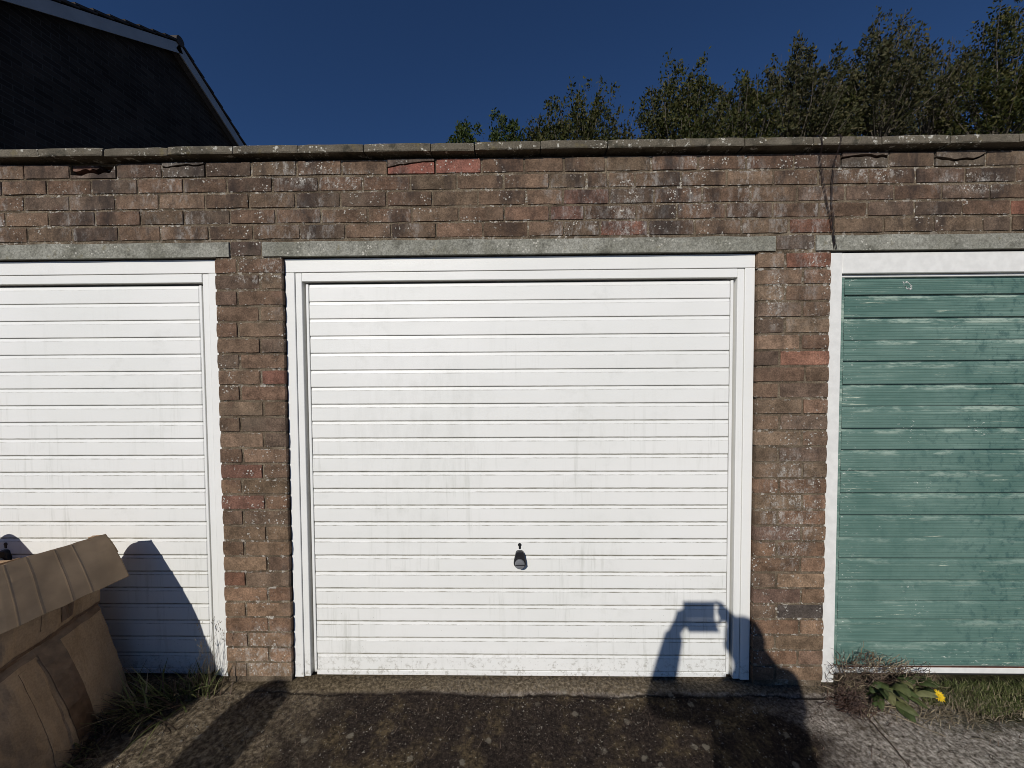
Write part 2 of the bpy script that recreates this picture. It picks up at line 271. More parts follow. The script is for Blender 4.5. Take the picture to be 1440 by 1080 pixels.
# ------------------------------------------------------------------ builders
WL = {}
def link(o, loc=(0, 0, 0), parent=None):
    COL.objects.link(o); loc = Vector(loc)
    if parent is not None: o.parent = parent; o.location = loc - WL[parent.name]
    else: o.location = loc
    WL[o.name] = loc; return o
def thing(name, label, cat, loc=(0, 0, 0), group=None):
    o = bpy.data.objects.new(name, None); o.empty_display_size = 0.1; link(o, loc); tag(o, label, cat, group); return o
def tag(o, label=None, cat=None, group=None, kind=None):
    for k, v in (('label', label), ('category', cat), ('group', group), ('kind', kind)):
        if v: o[k] = v
    return o
def ob(name, me, mat=None, parent=None, loc=(0, 0, 0), color=None):
    o = bpy.data.objects.new(name, me)
    if mat is not None and not me.materials: me.materials.append(MT[mat])
    if color: o.color = (*color, 1)
    return link(o, loc, parent)
class MB:
    def __init__(s): s.v = []; s.f = []
    def add(s, v, f):
        n = len(s.v); s.v += [tuple(q) for q in v]; s.f += [tuple(i+n for i in q) for q in f]; return s
    def box(s, x0, x1, y0, y1, z0, z1):
        return s.add([(x0,y0,z0),(x1,y0,z0),(x1,y1,z0),(x0,y1,z0),(x0,y0,z1),(x1,y0,z1),(x1,y1,z1),(x0,y1,z1)],
                     [(0,3,2,1),(4,5,6,7),(0,1,5,4),(1,2,6,5),(2,3,7,6),(3,0,4,7)])
    def prism(s, pts, y0, y1):     # outline in x,z (counter-clockwise seen from -y), front y0, back y1
        n = len(pts); v = [(x, y0, z) for x, z in pts] + [(x, y1, z) for x, z in pts]
        return s.add(v, [tuple(range(n)), tuple(range(2*n-1, n-1, -1))] + [(i, i+n, (i+1) % n+n, (i+1) % n) for i in range(n)])
    def tube(s, pts, rad, k=6, cap=True):
        pts = [Vector(p) for p in pts]; n0 = len(s.v); L = len(pts)
        if not hasattr(rad, '__len__'): rad = [rad]*L
        d = (pts[1]-pts[0]).normalized(); a = d.orthogonal().normalized()
        for i, p in enumerate(pts):
            d = (pts[min(i+1, L-1)]-pts[max(i-1, 0)]).normalized()
            a = (a - d*a.dot(d)).normalized(); b = d.cross(a)
            for j in range(k):
                t = 2*math.pi*j/k; q = p + (a*math.cos(t)+b*math.sin(t))*rad[i]; s.v.append(tuple(q))
        for i in range(L-1):
            for j in range(k):
                s.f.append((n0+i*k+j, n0+i*k+(j+1) % k, n0+(i+1)*k+(j+1) % k, n0+(i+1)*k+j))
        if cap: s.f.append(tuple(n0+j for j in reversed(range(k)))); s.f.append(tuple(n0+(L-1)*k+j for j in range(k)))
        return s
    def ribbon(s, pts, wid, side):
        pts = [Vector(p) for p in pts]; side = Vector(side); n0 = len(s.v); L = len(pts)
        for i, p in enumerate(pts):
            q = wid*(1-(i/(L-1))**1.6) + 0.0002
            s.v.append(tuple(p-side*q)); s.v.append(tuple(p+side*q))
        for i in range(L-1): s.f.append((n0+2*i, n0+2*i+1, n0+2*i+3, n0+2*i+2))
        return s
    def mesh(s, name, smooth=False, bevel=0.0, seg=1):
        me = bpy.data.meshes.new(name); me.from_pydata(s.v, [], s.f); me.update()
        if bevel:
            bm = bmesh.new(); bm.from_mesh(me)
            bmesh.ops.bevel(bm, geom=[e for e in bm.edges if e.is_manifold and e.calc_face_angle(0) > 0.5], offset=bevel, segments=seg, affect='EDGES', clamp_overlap=True)
            bm.to_mesh(me); bm.free()
        if smooth: me.polygons.foreach_set('use_smooth', [True]*len(me.polygons))
        return me
    def build(s, name, mat, parent=None, smooth=False, bevel=0.0, color=None, base=None, seg=1):
        if base is None: base = WL[parent.name] if parent is not None else Vector((0, 0, 0))
        base = Vector(base); s.v = [tuple(Vector(q)-base) for q in s.v]
        return ob(name, s.mesh(name, smooth, bevel, seg), mat, parent, base, color)
def soup(name, V, F, mat, parent=None, base=(0, 0, 0)):
    me = bpy.data.meshes.new(name); V = np.asarray(V, float) - np.array(base); me.from_pydata(V.tolist(), [], F if isinstance(F, list) else F.tolist()); me.update()
    return ob(name, me, mat, parent, base)
def U(a, b): return random.uniform(a, b)

# ------------------------------------------------------------------ ground
def axis(dense0, dense1, step, far):
    a = list(np.arange(dense0, dense1+1e-6, step)); k = step; p = dense1
    while p < far: k *= 1.5; p += k; a.append(p)
    k = step; p = dense0
    while p > -far: k *= 1.5; p -= k; a.insert(0, p)
    return a
GX = axis(-3.0, 3.0, 0.0125, 400); GY = axis(-1.25, 0.12, 0.0125, 400)
def gz(x, y):
    n = noise.noise
    lip = 0.5+0.5*math.tanh((y+0.045+0.012*n(Vector((x*3, 1, 3))))/0.016)      # concrete lip under the doors
    z = -0.034 + 0.019*lip
    if -3.2 < x < 3.2 and -1.6 < y < 0.2:
        z += 0.006*n(Vector((x*3, y*3, 0))) + 0.0045*n(Vector((x*14, y*14, 5)))*(1-0.5*lip) + 0.0035*n(Vector((x*37, y*37, 9)))*(1-0.6*lip)
        if x > 1.5 or x < -1.5: z += 0.006*max(0, n(Vector((x*22, y*22, 2))))
    return z
gv = [(x, y, gz(x, y)) for y in GY for x in GX]; nx = len(GX)
gf = [(j*nx+i, j*nx+i+1, (j+1)*nx+i+1, (j+1)*nx+i) for j in range(len(GY)-1) for i in range(nx-1)]
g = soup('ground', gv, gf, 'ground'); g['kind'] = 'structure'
g.data.polygons.foreach_set('use_smooth', [True]*len(g.data.polygons))

# ------------------------------------------------------------------ garage block: bricks, mortar, coping, lintels
WX = 4.25
blk = thing('garage_block', 'row of brown brick lock-up garages with concrete coping and lintels', 'garage block', (0, 0.1, 0))
PIERS = [(-WX, -3.735), (-1.446, -1.119), (1.121, 1.459), (3.735, WX)]
ROWS = {1: (2.439, 2.505), 2: (2.365, 2.430), 3: (2.290, 2.356), 4: (2.217, 2.281), 5: (2.143, 2.208)}
J = {1: [-2.35, -2.129, -1.903, -1.683, -1.475, -1.254, -1.038, -0.825, -0.611, -0.383, -0.166, 0.033, 0.218, 0.413, 0.623, 0.839, 1.061, 1.279, 1.492, 1.708, 1.917, 2.147],
     2: [-2.461, -2.243, -2.026, -1.803, -1.583, -1.375, -1.155, -0.938, -0.726, -0.501, -0.283, -0.064, 0.152, 0.324, 0.423, 0.548, 0.761, 0.971, 1.186, 1.393, 1.62, 1.832, 2.057, 2.286],
     3: [-2.358, -2.136, -1.915, -1.702, -1.48, -1.269, -1.048, -0.835, -0.616, -0.398, -0.184, 0.042, 0.215, 0.43, 0.637, 0.86, 1.083, 1.297, 1.518, 1.738, 1.953, 2.171],
     4: [-2.451, -2.24, -2.015, -1.794, -1.585, -1.363, -1.145, -0.928, -0.705, -0.496, -0.275, -0.061, 0.152, 0.314, 0.555, 0.743, 0.969, 1.185, 1.399, 1.617, 1.833, 2.048, 2.266],
     5: [-2.347, -2.129, -1.904, -1.701, -1.468, -1.253, -1.031, -0.814, -0.595, -0.383, -0.162, 0.052, 0.218, 0.387, 0.612, 0.826, 1.042, 1.261, 1.466, 1.693, 1.922, 2.144, 2.272]}
for k in J:
    while J[k][-1] < WX-0.2: J[k].append(J[k][-1]+0.219)
    while J[k][0] > -WX+0.2: J[k].insert(0, J[k][0]-0.219)
    J[k] = [-WX] + J[k] + [WX]
HOLES = [(-2.129, -1.903), (-1.683, -1.475), (-0.611, -0.383), (1.492, 1.708), (1.917, 2.147)]
def hole(a, b): return any(abs(a-h[0]) < 0.01 and abs(b-h[1]) < 0.01 for h in HOLES)

def brick_mesh(L, i):                       # an uneven brick face: jittered rim, softened arrises
    random.seed(500+i); n = 6 if L > 0.15 else 4; H = 0.065
    xs = [-L/2+L*k/(n-1) for k in range(n)]; zs = [-H/2, 0, H/2]
    v = []; f = []
    for z in zs:
        for x in xs:
            ed = abs(x) > L/2-1e-6 or abs(z) > H/2-1e-6
            cn = abs(x) > L/2-1e-6 and abs(z) > H/2-1e-6
            s = 1-(U(0.02, 0.10) if ed else 0)*0.5
            v.append((x*(1 if abs(x) < L/2-1e-6 else 1-U(0.001, 0.0035)/(L/2)-(0.002/L if cn else 0)), U(0.0, 0.0018)+(0.0012 if cn else 0), z*(1 if abs(z) < H/2-1e-6 else 1-U(0.0012, 0.0034)/(H/2))+U(-0.0005, 0.0005)))
    for j in range(2):
        for k in range(n-1): f.append((j*n+k, j*n+k+1, (j+1)*n+k+1, (j+1)*n+k))
    rim = [k for k in range(n)] + [n-1+n, ] + [2*n+k for k in range(n-1, -1, -1)] + [n]
    b0 = len(v)
    for q in rim:
        x, y, z = v[q]; v.append((x+math.copysign(0.0014, x), y+0.0016, z+math.copysign(0.0012, z) if abs(z) > 0.01 else z))
    b1 = len(v)
    for q in range(len(rim)):
        x, y, z = v[b0+q]; v.append((x, 0.09, z))
    m = len(rim)
    for q in range(m):
        q2 = (q+1) % m
        f.append((rim[q], b0+q, b0+q2, rim[q2])); f.append((b0+q, b1+q, b1+q2, b0+q2))
    me = bpy.data.meshes.new('brick'); me.from_pydata(v, [], f); me.update(); me.materials.append(MT['brick'])
    bm = bmesh.new(); bm.from_mesh(me); bmesh.ops.recalc_face_normals(bm, faces=bm.faces); bm.to_mesh(me); bm.free()
    return me
FULL = [brick_mesh(0.205, i) for i in range(14)]; HALF = [brick_mesh(0.098, 40+i) for i in range(8)]
random.seed(21)
def tone(pier=False, z=1.0):
    t = random.random()
    if t < 0.03: c = (0.175, 0.10, 0.076)
    elif t < 0.16: c = (0.138, 0.102, 0.078)
    elif t < 0.5: c = (0.128, 0.096, 0.073)
    elif t < 0.8: c = (0.146, 0.116, 0.088)
    else: c = (0.108, 0.086, 0.070)
    k = U(0.82, 1.16)*((1.26+.30*max(0, 1-z)) if pier else 1.06)
    if pier and z < 1.0: c = (c[0]*1.03, c[1]*1.0, c[2]*.95)
    q_ = U(.87, .95); k *= U(.86, 1.14); return (c[0]*k*1.05, c[1]*k*q_, c[2]*k*q_*.89)
OUT = MB()
def put_brick(x0, x1, z0, z1, color=None, dy=0.0, pier=False):
    L = x1-x0; Hh = z1-z0
    src, L0 = (FULL, 0.205) if L > 0.15 else (HALF, 0.098)
    cx, cz = (x0+x1)/2, (z0+z1)/2; me = random.choice(src); y = U(-0.0022, 0.0012)+dy
    if abs(cx) > 2.62:
        OUT.add([(cx+q.co.x*L/L0, y+q.co.y, cz+q.co.z*Hh/0.065) for q in me.vertices], [tuple(p.vertices) for p in me.polygons]); return
    o = ob('brick', me, None, blk, (cx, y, cz), color or tone(pier, cz))
    o.scale = (L/L0, 1, Hh/0.065); o.rotation_euler = (U(-.012, .012), U(-.006, .006), U(-.008, .008))
RED = {(1, 8): (0.26, 0.105, 0.078), (1, 10): (0.30, 0.09, 0.06), (3, 15): (0.22, 0.085, 0.05)}
for k, (z0, z1) in ROWS.items():
    for i in range(len(J[k])-1):
        a, b = J[k][i], J[k][i+1]
        if b-a < 0.05 or (k == 1 and hole(a, b)): continue
        g0 = U(0.0025, 0.0045)
        col = None
        if k == 1 and abs(a+0.383) < .01: col = (0.24, 0.105, 0.078)
        if k == 3 and abs(a-0.215) < .01: col = (0.17, 0.095, 0.07)
        if k == 4 and abs(a-0.152) < .01: col = (0.16, 0.09, 0.068)
        put_brick(a+g0, b-g0, z0+U(-.001, .001), z1+U(-.0015, .0015), col)
# bricks between the lintel ends
put_brick(-1.366, -1.217, 2.066, 2.134, (0.10, 0.07, 0.055)); put_brick(1.206, 1.381, 2.068, 2.134, (0.12, 0.09, 0.07))
# piers
NC = 27; top = 2.056; pitch = top/NC*0.996
for pi, (a, b) in enumerate(PIERS):
    for j in range(NC):
        z1 = top-j*pitch-0.0045; z0 = top-(j+1)*pitch+0.0045
        sh = (j % 2 == 0)
        cut = a+(b-a)*((0.33 if sh else 0.655)+U(-.015, .015))
        if pi == 2 and j < 6: cut = a+(b-a)*((0.37 if sh else 0.62)+U(-.02, .02))
        e0, e1 = U(-.002, .003), U(-.002, .003)
        cl = cr = None
        if pi == 1 and j in (13, 15): cl = (0.19, 0.10, 0.072)
        if pi == 1 and j == 7: cr = (0.20, 0.10, 0.072)
        if pi == 1 and j == 20: cl = (0.19, 0.10, 0.065)
        if pi == 2 and j in (17, 21): cl = (0.165, 0.105, 0.078)
        if pi == 2 and j == 22: cr = (0.085, 0.07, 0.06)
        put_brick(a+e0, cut-0.0045, z0, z1, cl, pier=True); put_brick(cut+0.0045, b-e1, z0, z1, cr, pier=True)
random.seed(3)
# spalled and broken bricks of the top course
def jag(x0, x1, zf, n=9, amp=0.006): return [(x0+(x1-x0)*k/(n-1), zf(k/(n-1))+(U(-amp, amp) if 0 < k < n-1 else 0)) for k in range(n)]
def broken(x0, x1, zf, gap, low_c, up_c, updy=0.004):
    z0, z1 = ROWS[1]; x0 += .005; x1 -= .005
    e = jag(x0, x1, zf)
    MB().prism([(x0, z0), (x1, z0)] + e[::-1], 0.0, 0.085).build('broken_brick', 'brick', blk, color=low_c, bevel=0.0015, base=((x0+x1)/2, 0, (z0+z1)/2))
    e2 = [(x, min(z+gap*U(.6, 1.3), z1-.003)) for x, z in e]
    MB().prism(e2 + [(x1, z1), (x0, z1)], updy, 0.085).build('broken_brick', 'brick', blk, color=up_c, base=((x0+x1)/2, 0, (z0+z1)/2))
zt = ROWS[1]
broken(-1.683, -1.475, lambda t: 2.482+0.012*t, 0.006, (0.12, 0.095, 0.075), (0.14, 0.12, 0.10), -0.003)
broken(1.492, 1.708, lambda t: 2.476+0.008*math.sin(3*t), 0.010, (0.10, 0.08, 0.062), (0.115, 0.085, 0.066), -0.002)
broken(1.917, 2.147, lambda t: 2.474-0.022*math.sin(3.1*t)+0.012*t, 0.010, (0.12, 0.095, 0.07), (0.13, 0.10, 0.075), -0.002)
broken(-0.611, -0.383, lambda t: 2.466+0.024*t, 0.004, (0.26, 0.105, 0.078), (0.115, 0.085, 0.068), -0.004)
# the brick that has lost its face: a thin ledge, a sliver under the coping and a rough recess
a, b = HOLES[0]; a += .005; b -= .005; z0, z1 = ROWS[1]
MB().prism([(a, z0), (b, z0)] + jag(a, b, lambda t: z0+0.016+0.010*t*t+(0.03 if t > .97 else 0))[::-1], 0.001, 0.05).build('broken_brick', 'brick', blk, color=(0.15, 0.11, 0.085), base=((a+b)/2, 0, z0))
MB().prism(jag(a, a+.13, lambda t: z1-.026+.012*t) + [(a+.13, z1-.002), (a, z1-.002)], 0.012, 0.05).build('broken_brick', 'brick', blk, color=(0.14, 0.075, 0.055), base=((a+b)/2, 0, z1))
m_ = MB()
n = 12
V = [(a+(b-a)*i/n, 0.055+0.012*noise.noise(Vector((i*.7, j*.9, 2)))+(0.0 if 0 < i < n else -.03), z0+(z1-z0)*j/5) for j in range(6) for i in range(n+1)]
m_.add(V, [(j*(n+1)+i, j*(n+1)+i+1, (j+1)*(n+1)+i+1, (j+1)*(n+1)+i) for j in range(5) for i in range(n)])
m_.build('broken_brick', 'brick', blk, color=(0.10, 0.045, 0.033), base=((a+b)/2, 0.05, (z0+z1)/2))
OUT.build('outer_bricks', 'brick', blk, color=(0.11, 0.08, 0.06))['kind'] = 'stuff'
# mortar body with recesses behind the broken bricks
mc = MB()
mc.box(-WX, WX, 0.0048, 0.22, 2.078, 2.4360)
xs = [-WX] + [q for h in HOLES for q in h] + [WX]
for i in range(0, len(xs), 2): mc.box(xs[i], xs[i+1], 0.0048, 0.0895, 2.4360, 2.506)
mc.box(-WX, WX, 0.0895, 0.22, 2.4360, 2.520)
mc.box(-WX, WX, 0.030, 0.0894, 2.5062, 2.5198)
for a, b in PIERS: mc.box(a+.006, b-.006, 0.0048, 0.22, -0.06, 2.078)
mc.build('mortar', 'mortar', blk)
# concrete lintels
for x0, x1 in ((-3.98, -1.371), (-1.211, 1.199), (1.386, 3.98)):
    L = MB(); n = int((x1-x0)/0.06)
    P = [(x0+(x1-x0)*i/n) for i in range(n+1)]
    tops = [2.130+0.005*noise.noise(Vector((x*6, 3, 1))) for x in P]; bots = [2.061+0.0012*noise.noise(Vector((x*5, 8, 1))) for x in P]
    for i in range(n):
        k = len(L.v)
    V = []; F = []
    for x, t, bq in zip(P, tops, bots):
        yy = -0.003+0.001*noise.noise(Vector((x*9, 2, 2)))
        V += [(x, yy, bq), (x, yy, t-.003), (x, yy+.004, t), (x, .2, t), (x, .2, bq)]
    for i in range(n):
        for q in range(5): F.append((i*5+q, (i+1)*5+q, (i+1)*5+(q+1) % 5, i*5+(q+1) % 5))
    F.append(tuple(range(4, -1, -1))); F.append(tuple(n*5+q for q in range(5)))
    L.add(V, F).build('lintel', 'lintel', blk)
MB().prism([(-1.2, 2.137), (1.18, 2.137), (1.18, 2.1425), (-1.2, 2.1425)], 0.004, 0.02).build('mortar_bed', 'mortar', blk)
# coping stones
cj = [-2.23, -1.924, -1.623, -1.317, -1.013, -0.707, -0.396, -0.194, 0.107, 0.413, 0.718, 1.03, 1.338, 1.643, 1.944, 2.248]
while cj[-1] < WX: cj.append(cj[-1]+0.305)
while cj[0] > -WX: cj.insert(0, cj[0]-0.305)
for a, b in zip(cj, cj[1:]):
    n = 7; V = []; F = []; dy = U(-.004, .004); dz = U(-.002, .002); g0, g1 = U(.001, .004), U(.001, .004); tl = U(-.003, .003)
    for i in range(n):
        x = a+g0+(b-a-g0-g1)*i/(n-1); q = noise.noise(Vector((x*11, 4, 4)))*.0025; e = 0.004 if i in (0, n-1) else 0; t = tl*(i/(n-1)-.5)
        z0 = 2.522+dz; z1 = 2.561+dz+t+q-e*.6
        V += [(x, -.035+dy+q, z0), (x, -.038+dy+e+q, z0+.005), (x, -.038+dy+e-q, z1-.007), (x, -.029+dy, z1), (x, .11, z1+.03), (x, .26, z1-.005), (x, .26, z0)]
    for i in range(n-1):
        for k in range(7): F.append((i*7+k, (i+1)*7+k, (i+1)*7+(k+1) % 7, i*7+(k+1) % 7))
    F.append(tuple(range(6, -1, -1))); F.append(tuple((n-1)*7+k for k in range(7)))
    MB().add(V, F).build('coping_stone', 'coping', blk, base=((a+b)/2, 0, 2.51))
rb = MB().box(-WX, WX, 0.2201, 5.6, 2.30, 2.42); rb.build('roof_slab', 'felt', blk)
rb = MB()
for x in (-WX, -1.39, 1.19, WX-.2): rb.box(x, x+.2, 0.2202, 5.4, -.1, 2.299)
rb.box(-WX, WX, 5.4, 5.6, -.1, 2.2995); rb.build('inner_wall', 'mortar', blk)

# ------------------------------------------------------------------ garage doors
FY, SY = 0.020, 0.036                     # faces of frame and slats
def slat_mesh(L, p):
    prof = [(SY+.009, 0.0), (SY+.0010, -0.0006), (SY, 0.0012), (SY, p-.0175), (SY+.0006, p-.0165), (SY+.0036, p-.0032), (SY+.0095, p-.0030), (SY+.0095, p)]
    V = []; F = []; m = len(prof)
    for x in (-L/2, -L/2+.004, L/2-.004, L/2):
        e = abs(x) > L/2-.001
        for y, z in prof: V.append((x, y+(.003 if e else 0), z))
    for i in range(3):
        for k in range(m-1): F.append((i*m+k, (i+1)*m+k, (i+1)*m+k+1, i*m+k+1))
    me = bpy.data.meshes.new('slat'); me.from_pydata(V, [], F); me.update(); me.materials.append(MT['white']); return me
def handle(parent, x, z, ksz=1.0):
    hb = MB(); pts = []
    for t in range(-20, 201, 10):
        q = math.radians(-t); pts.append((x+.030*math.cos(math.radians(180+t+0)) if False else x+.030*math.cos(math.radians(-t+180)), z+.030*math.sin(math.radians(-t+180)) if False else z-.030*math.sin(math.radians(t))))
    out = [(x-.019, z+.050), (x-.012, z+.056), (x+.012, z+.056), (x+.019, z+.050)]
    arc = [(x+.030*math.cos(math.radians(d)), z+.030*math.sin(math.radians(d))) for d in range(20, -201, -12)]
    poly = out + arc; poly = poly[::-1]
    h = MB().prism(poly, SY-.020, SY+.004).build('handle', 'black', parent, bevel=.003, base=(x, SY, z))
    k = MB(); 
    ring = lambda y, r: [(x+r*math.cos(2*math.pi*i/24), y, z+r*math.sin(2*math.pi*i/24)) for i in range(24)]
    prof = [(SY-.016, .016), (SY-.022, .017), (SY-.024, .0235), (SY-.033, .0235), (SY-.037, .0205), (SY-.038, .012), (SY-.038, .0005)]
    V = []; F = []
    for y, r in prof: V += ring(y, r)
    for i in range(len(prof)-1):
        for j in range(24): F.append((i*24+j, i*24+(j+1) % 24, (i+1)*24+(j+1) % 24, (i+1)*24+j))
    MB().add(V, F).build('knob', 'silver', h)
    MB().box(x-.022, x+.022, SY-.0405, SY-.0365, z-.0024, z+.0018).build('knob_bar', 'black', h, bevel=.0008)
    kh = [(x+.0085*math.cos(math.radians(d)), z+.083+.0085*math.sin(math.radians(d))) for d in range(-50, 231, 20)] + [(x-.0045, z+.062), (x+.0045, z+.062)]
    MB().prism(kh[:-2] + [(x-.0045, z+.062), (x+.0045, z+.062)], SY-.0035, SY+.003).build('keyhole_cover', 'black', parent, bevel=.0006)
def white_door(x0, x1, label, hx, grp):
    c = (x0+x1)/2
    d = thing('garage_door', label, 'garage door', (c, 0.03, 0.0), grp)
    fb = lambda *a, n='frame_leg', m='frame', bv=.0018: MB().box(*a).build(n, m, d, bevel=bv)
    fb(x0, x1, FY, .075, 1.9905, 2.0545, n='frame_header')
    for s in (0, 1):
        X = lambda q: x0+q if s == 0 else x1-q
        lo, hi = sorted((X(0), X(.045))); fb(lo, hi, FY+.001, .075, -0.004, 1.9895)
        lo, hi = sorted((X(.0468), X(.0775))); fb(lo, hi, FY+.006, .075, -0.003, 1.9885, n='frame_channel')
        lo, hi = sorted((X(.0920), X(.1030)))
    fb(x0+.0790, x1-.0790, FY+.004, .075, 1.9475, 1.9885, n='frame_rail')
    a, b = x0+.0915, x1-.0915
    p = MB().box(a, b, SY+.012, SY+.03, .014, 1.937).build('panel', 'white', d)
    MB().box(x0+.02, x1-.02, .0755, .10, -.01, 2.05).build('gap_shade_sheet', 'void', d)  # dark sheet that paints the shade in the gaps around the panel
    for lo, hi in ((a, a+.0125), (b-.0125, b)):
        MB().box(lo, hi, SY-.001, SY+.0118, .012, 1.936).build('panel_edge', 'frame', p, bevel=.0015)
    MB().box(a+.0127, b-.0127, SY-.002, SY+.0118, -.002, .0225).build('bottom_rail', 'frame', p, bevel=.002)
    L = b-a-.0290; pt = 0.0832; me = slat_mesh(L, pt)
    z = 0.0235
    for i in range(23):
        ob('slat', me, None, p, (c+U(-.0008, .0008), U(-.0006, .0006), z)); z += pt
    handle(d, hx, .575)
    return d
white_door(-1.1185, 1.1195, 'clean white ribbed up-and-over garage door between the two brick piers', 0.003, None)
white_door(-3.7335, -1.4475, 'white ribbed garage door behind the cardboard box', -2.575, None)

# green door
x0, x1 = 1.4605, 3.7335; c = (x0+x1)/2
d = thing('garage_door', 'worn green reeded garage door in a white timber frame', 'garage door', (c, 0.03, 0.0))
for lo, hi in ((x0, x0+.0575), (x1-.0575, x1)): MB().box(lo, hi, .010, .07, -.006, 2.0535).build('frame_leg', 'plaster', d, bevel=.003)
MB().box(x0+.058, x1-.058, .012, .07, 1.957, 2.0525).build('frame_header', 'plaster', d, bevel=.003)
a, b = x0+.0595, x1-.0595
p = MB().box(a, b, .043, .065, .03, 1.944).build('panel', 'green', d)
MB().box(x0+.02, x1-.02, .0705, .10, -.01, 2.05).build('gap_shade_sheet', 'void', d)  # same dark sheet, shade painted into the gaps of the green door
for lo, hi in ((a, a+.026), (b-.026, b)): MB().box(lo, hi, .030, .0425, .062, 1.9420).build('panel_edge', 'green', p, bevel=.002)
MB().box(a+.002, b-.002, .0285, .0425, 1.9425, 1.9545).build('top_rail', 'plaster', p, bevel=.002)
MB().box(a+.001, b-.001, .0265, .0425, .030, .0605).build('bottom_rail', 'plaster', p, bevel=.003)
MB().box(a+.03, b-.03, .0248, .0266, .0615, .0672).build('rust_line', 'rust', p)
def reed_mesh(L, p, g):
    prof = [(.042, 0.0), (.034, .0004), (.0315, .0015)]
    n = 7; z = .003; s = (p-.017-.003)/n
    for i in range(n): prof += [(.0315, z+.002), (.0315, z+s-.0022), (.0329, z+s-.0008)]; z += s
    prof += [(.0315, p-.0165), (.0315+g*.4, p-.009), (.0315+g, p-.0065 if g > .005 else p-.0008), (.042, p-.0063 if g > .005 else p-.0004), (.042, p)]
    V = []; F = []; m = len(prof)
    for x in (-L/2, L/2):
        for y, zz in prof: V.append((x, y, zz))
    for k in range(m-1): F.append((k, m+k, m+k+1, k+1))
    me = bpy.data.meshes.new('slat'); me.from_pydata(V, [], F); me.update(); me.materials.append(MT['green']); return me
zl = [.0675, .183, .296, .387, .489, .597, .698, .808, .915, 1.022, 1.124, 1.227, 1.332, 1.437, 1.548, 1.646, 1.753, 1.860, 1.9415]
weak = {1, 3, 6, 9, 12, 15}
for i in range(len(zl)-1):
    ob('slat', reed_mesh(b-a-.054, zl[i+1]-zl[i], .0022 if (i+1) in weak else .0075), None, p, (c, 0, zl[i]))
handle(d, 2.60, .575)
sc_ = MB(); random.seed(5)                # scraped patch on the top board
for i in range(46):
    t = U(0, 6.28); rx, rz = U(.6, 1.0), U(.6, 1.0); x = 1.838+.020*rx*math.cos(t)+.012*rz*math.sin(t)*-1; z = 1.903+.020*rz*math.sin(t); a_ = U(.2, 1.0); l_ = U(.002, .006)
    dx, dz = math.cos(-a_)*l_, math.sin(-a_)*l_
    sc_.add([(x-dx, .0306, z-dz), (x+dz*.25, .0306, z-dx*.25), (x+dx, .0306, z+dz), (x-dz*.25, .0306, z+dx*.25)], [(0, 1, 2, 3)])
sc_.build('paint_scrape', 'plaster', p)

# ------------------------------------------------------------------ loose wires down the parapet
def nz(*a): return noise.noise(Vector(a))
def wire(pts, label):
    P = [Vector(q) for q in pts]; out = []
    for i in range(len(P)-1):
        for k in range(6):
            t = k/6; q = P[i].lerp(P[i+1], t); out.append(q+Vector((0.0022*noise.noise(q*23), 0.0012*noise.noise(q*31+Vector((5, 5, 5))), 0)))
    out.append(P[-1])
    o = MB().tube(out, 0.0015, 5).tube([q+Vector((.0045+.004*nz(q.z*9, 2, 3), -.001, 0)) for q in out], 0.0010, 5).build('wire', 'wire', None, True, base=P[-1]); tag(o, label, 'wire', None)
wire([(1.360, .06, 2.592), (1.362, -.032, 2.568), (1.366, -.046, 2.549), (1.37, -.043, 2.523), (1.385, -.012, 2.47), (1.405, -.008, 2.36), (1.430, -.007, 2.25), (1.447, -.008, 2.17), (1.457, -.008, 2.10), (1.464, -.006, 2.063)], 'slack dark wire slanting down the brick parapet beside the green door')
wire([(1.452, .06, 2.592), (1.452, -.032, 2.568), (1.452, -.046, 2.549), (1.450, -.043, 2.523), (1.447, -.014, 2.45), (1.443, -.007, 2.36), (1.446, -.008, 2.26), (1.455, -.007, 2.17), (1.463, -.008, 2.10), (1.470, -.006, 2.065)], 'dark wire hanging nearly straight down the parapet beside the green door')

# ------------------------------------------------------------------ cardboard box
bx = thing('cardboard_box', 'large battered brown cardboard box with open flaps in front of white door', 'box', (-2.25, -0.55, -0.03))
def sheet(name, fn, nu, nv, parent, mat='card', t=0.004, flip=1):
    V = [Vector(fn(i/(nu-1), j/(nv-1))) for j in range(nv) for i in range(nu)]
    me = bpy.data.meshes.new(name)
    F = [(j*nu+i, j*nu+i+1, (j+1)*nu+i+1, (j+1)*nu+i) for j in range(nv-1) for i in range(nu-1)]
    me.from_pydata([v-WL[parent.name] for v in V], [], F); me.update()
    bm = bmesh.new(); bm.from_mesh(me); bmesh.ops.solidify(bm, geom=bm.faces[:], thickness=t*flip); bmesh.ops.recalc_face_normals(bm, faces=bm.faces); bm.to_mesh(me); bm.free()
    return ob(name, me, mat, parent, WL[parent.name])
def lerp(a, b, t): return Vector(a).lerp(Vector(b), t)
def nz(*a): return noise.noise(Vector(a))
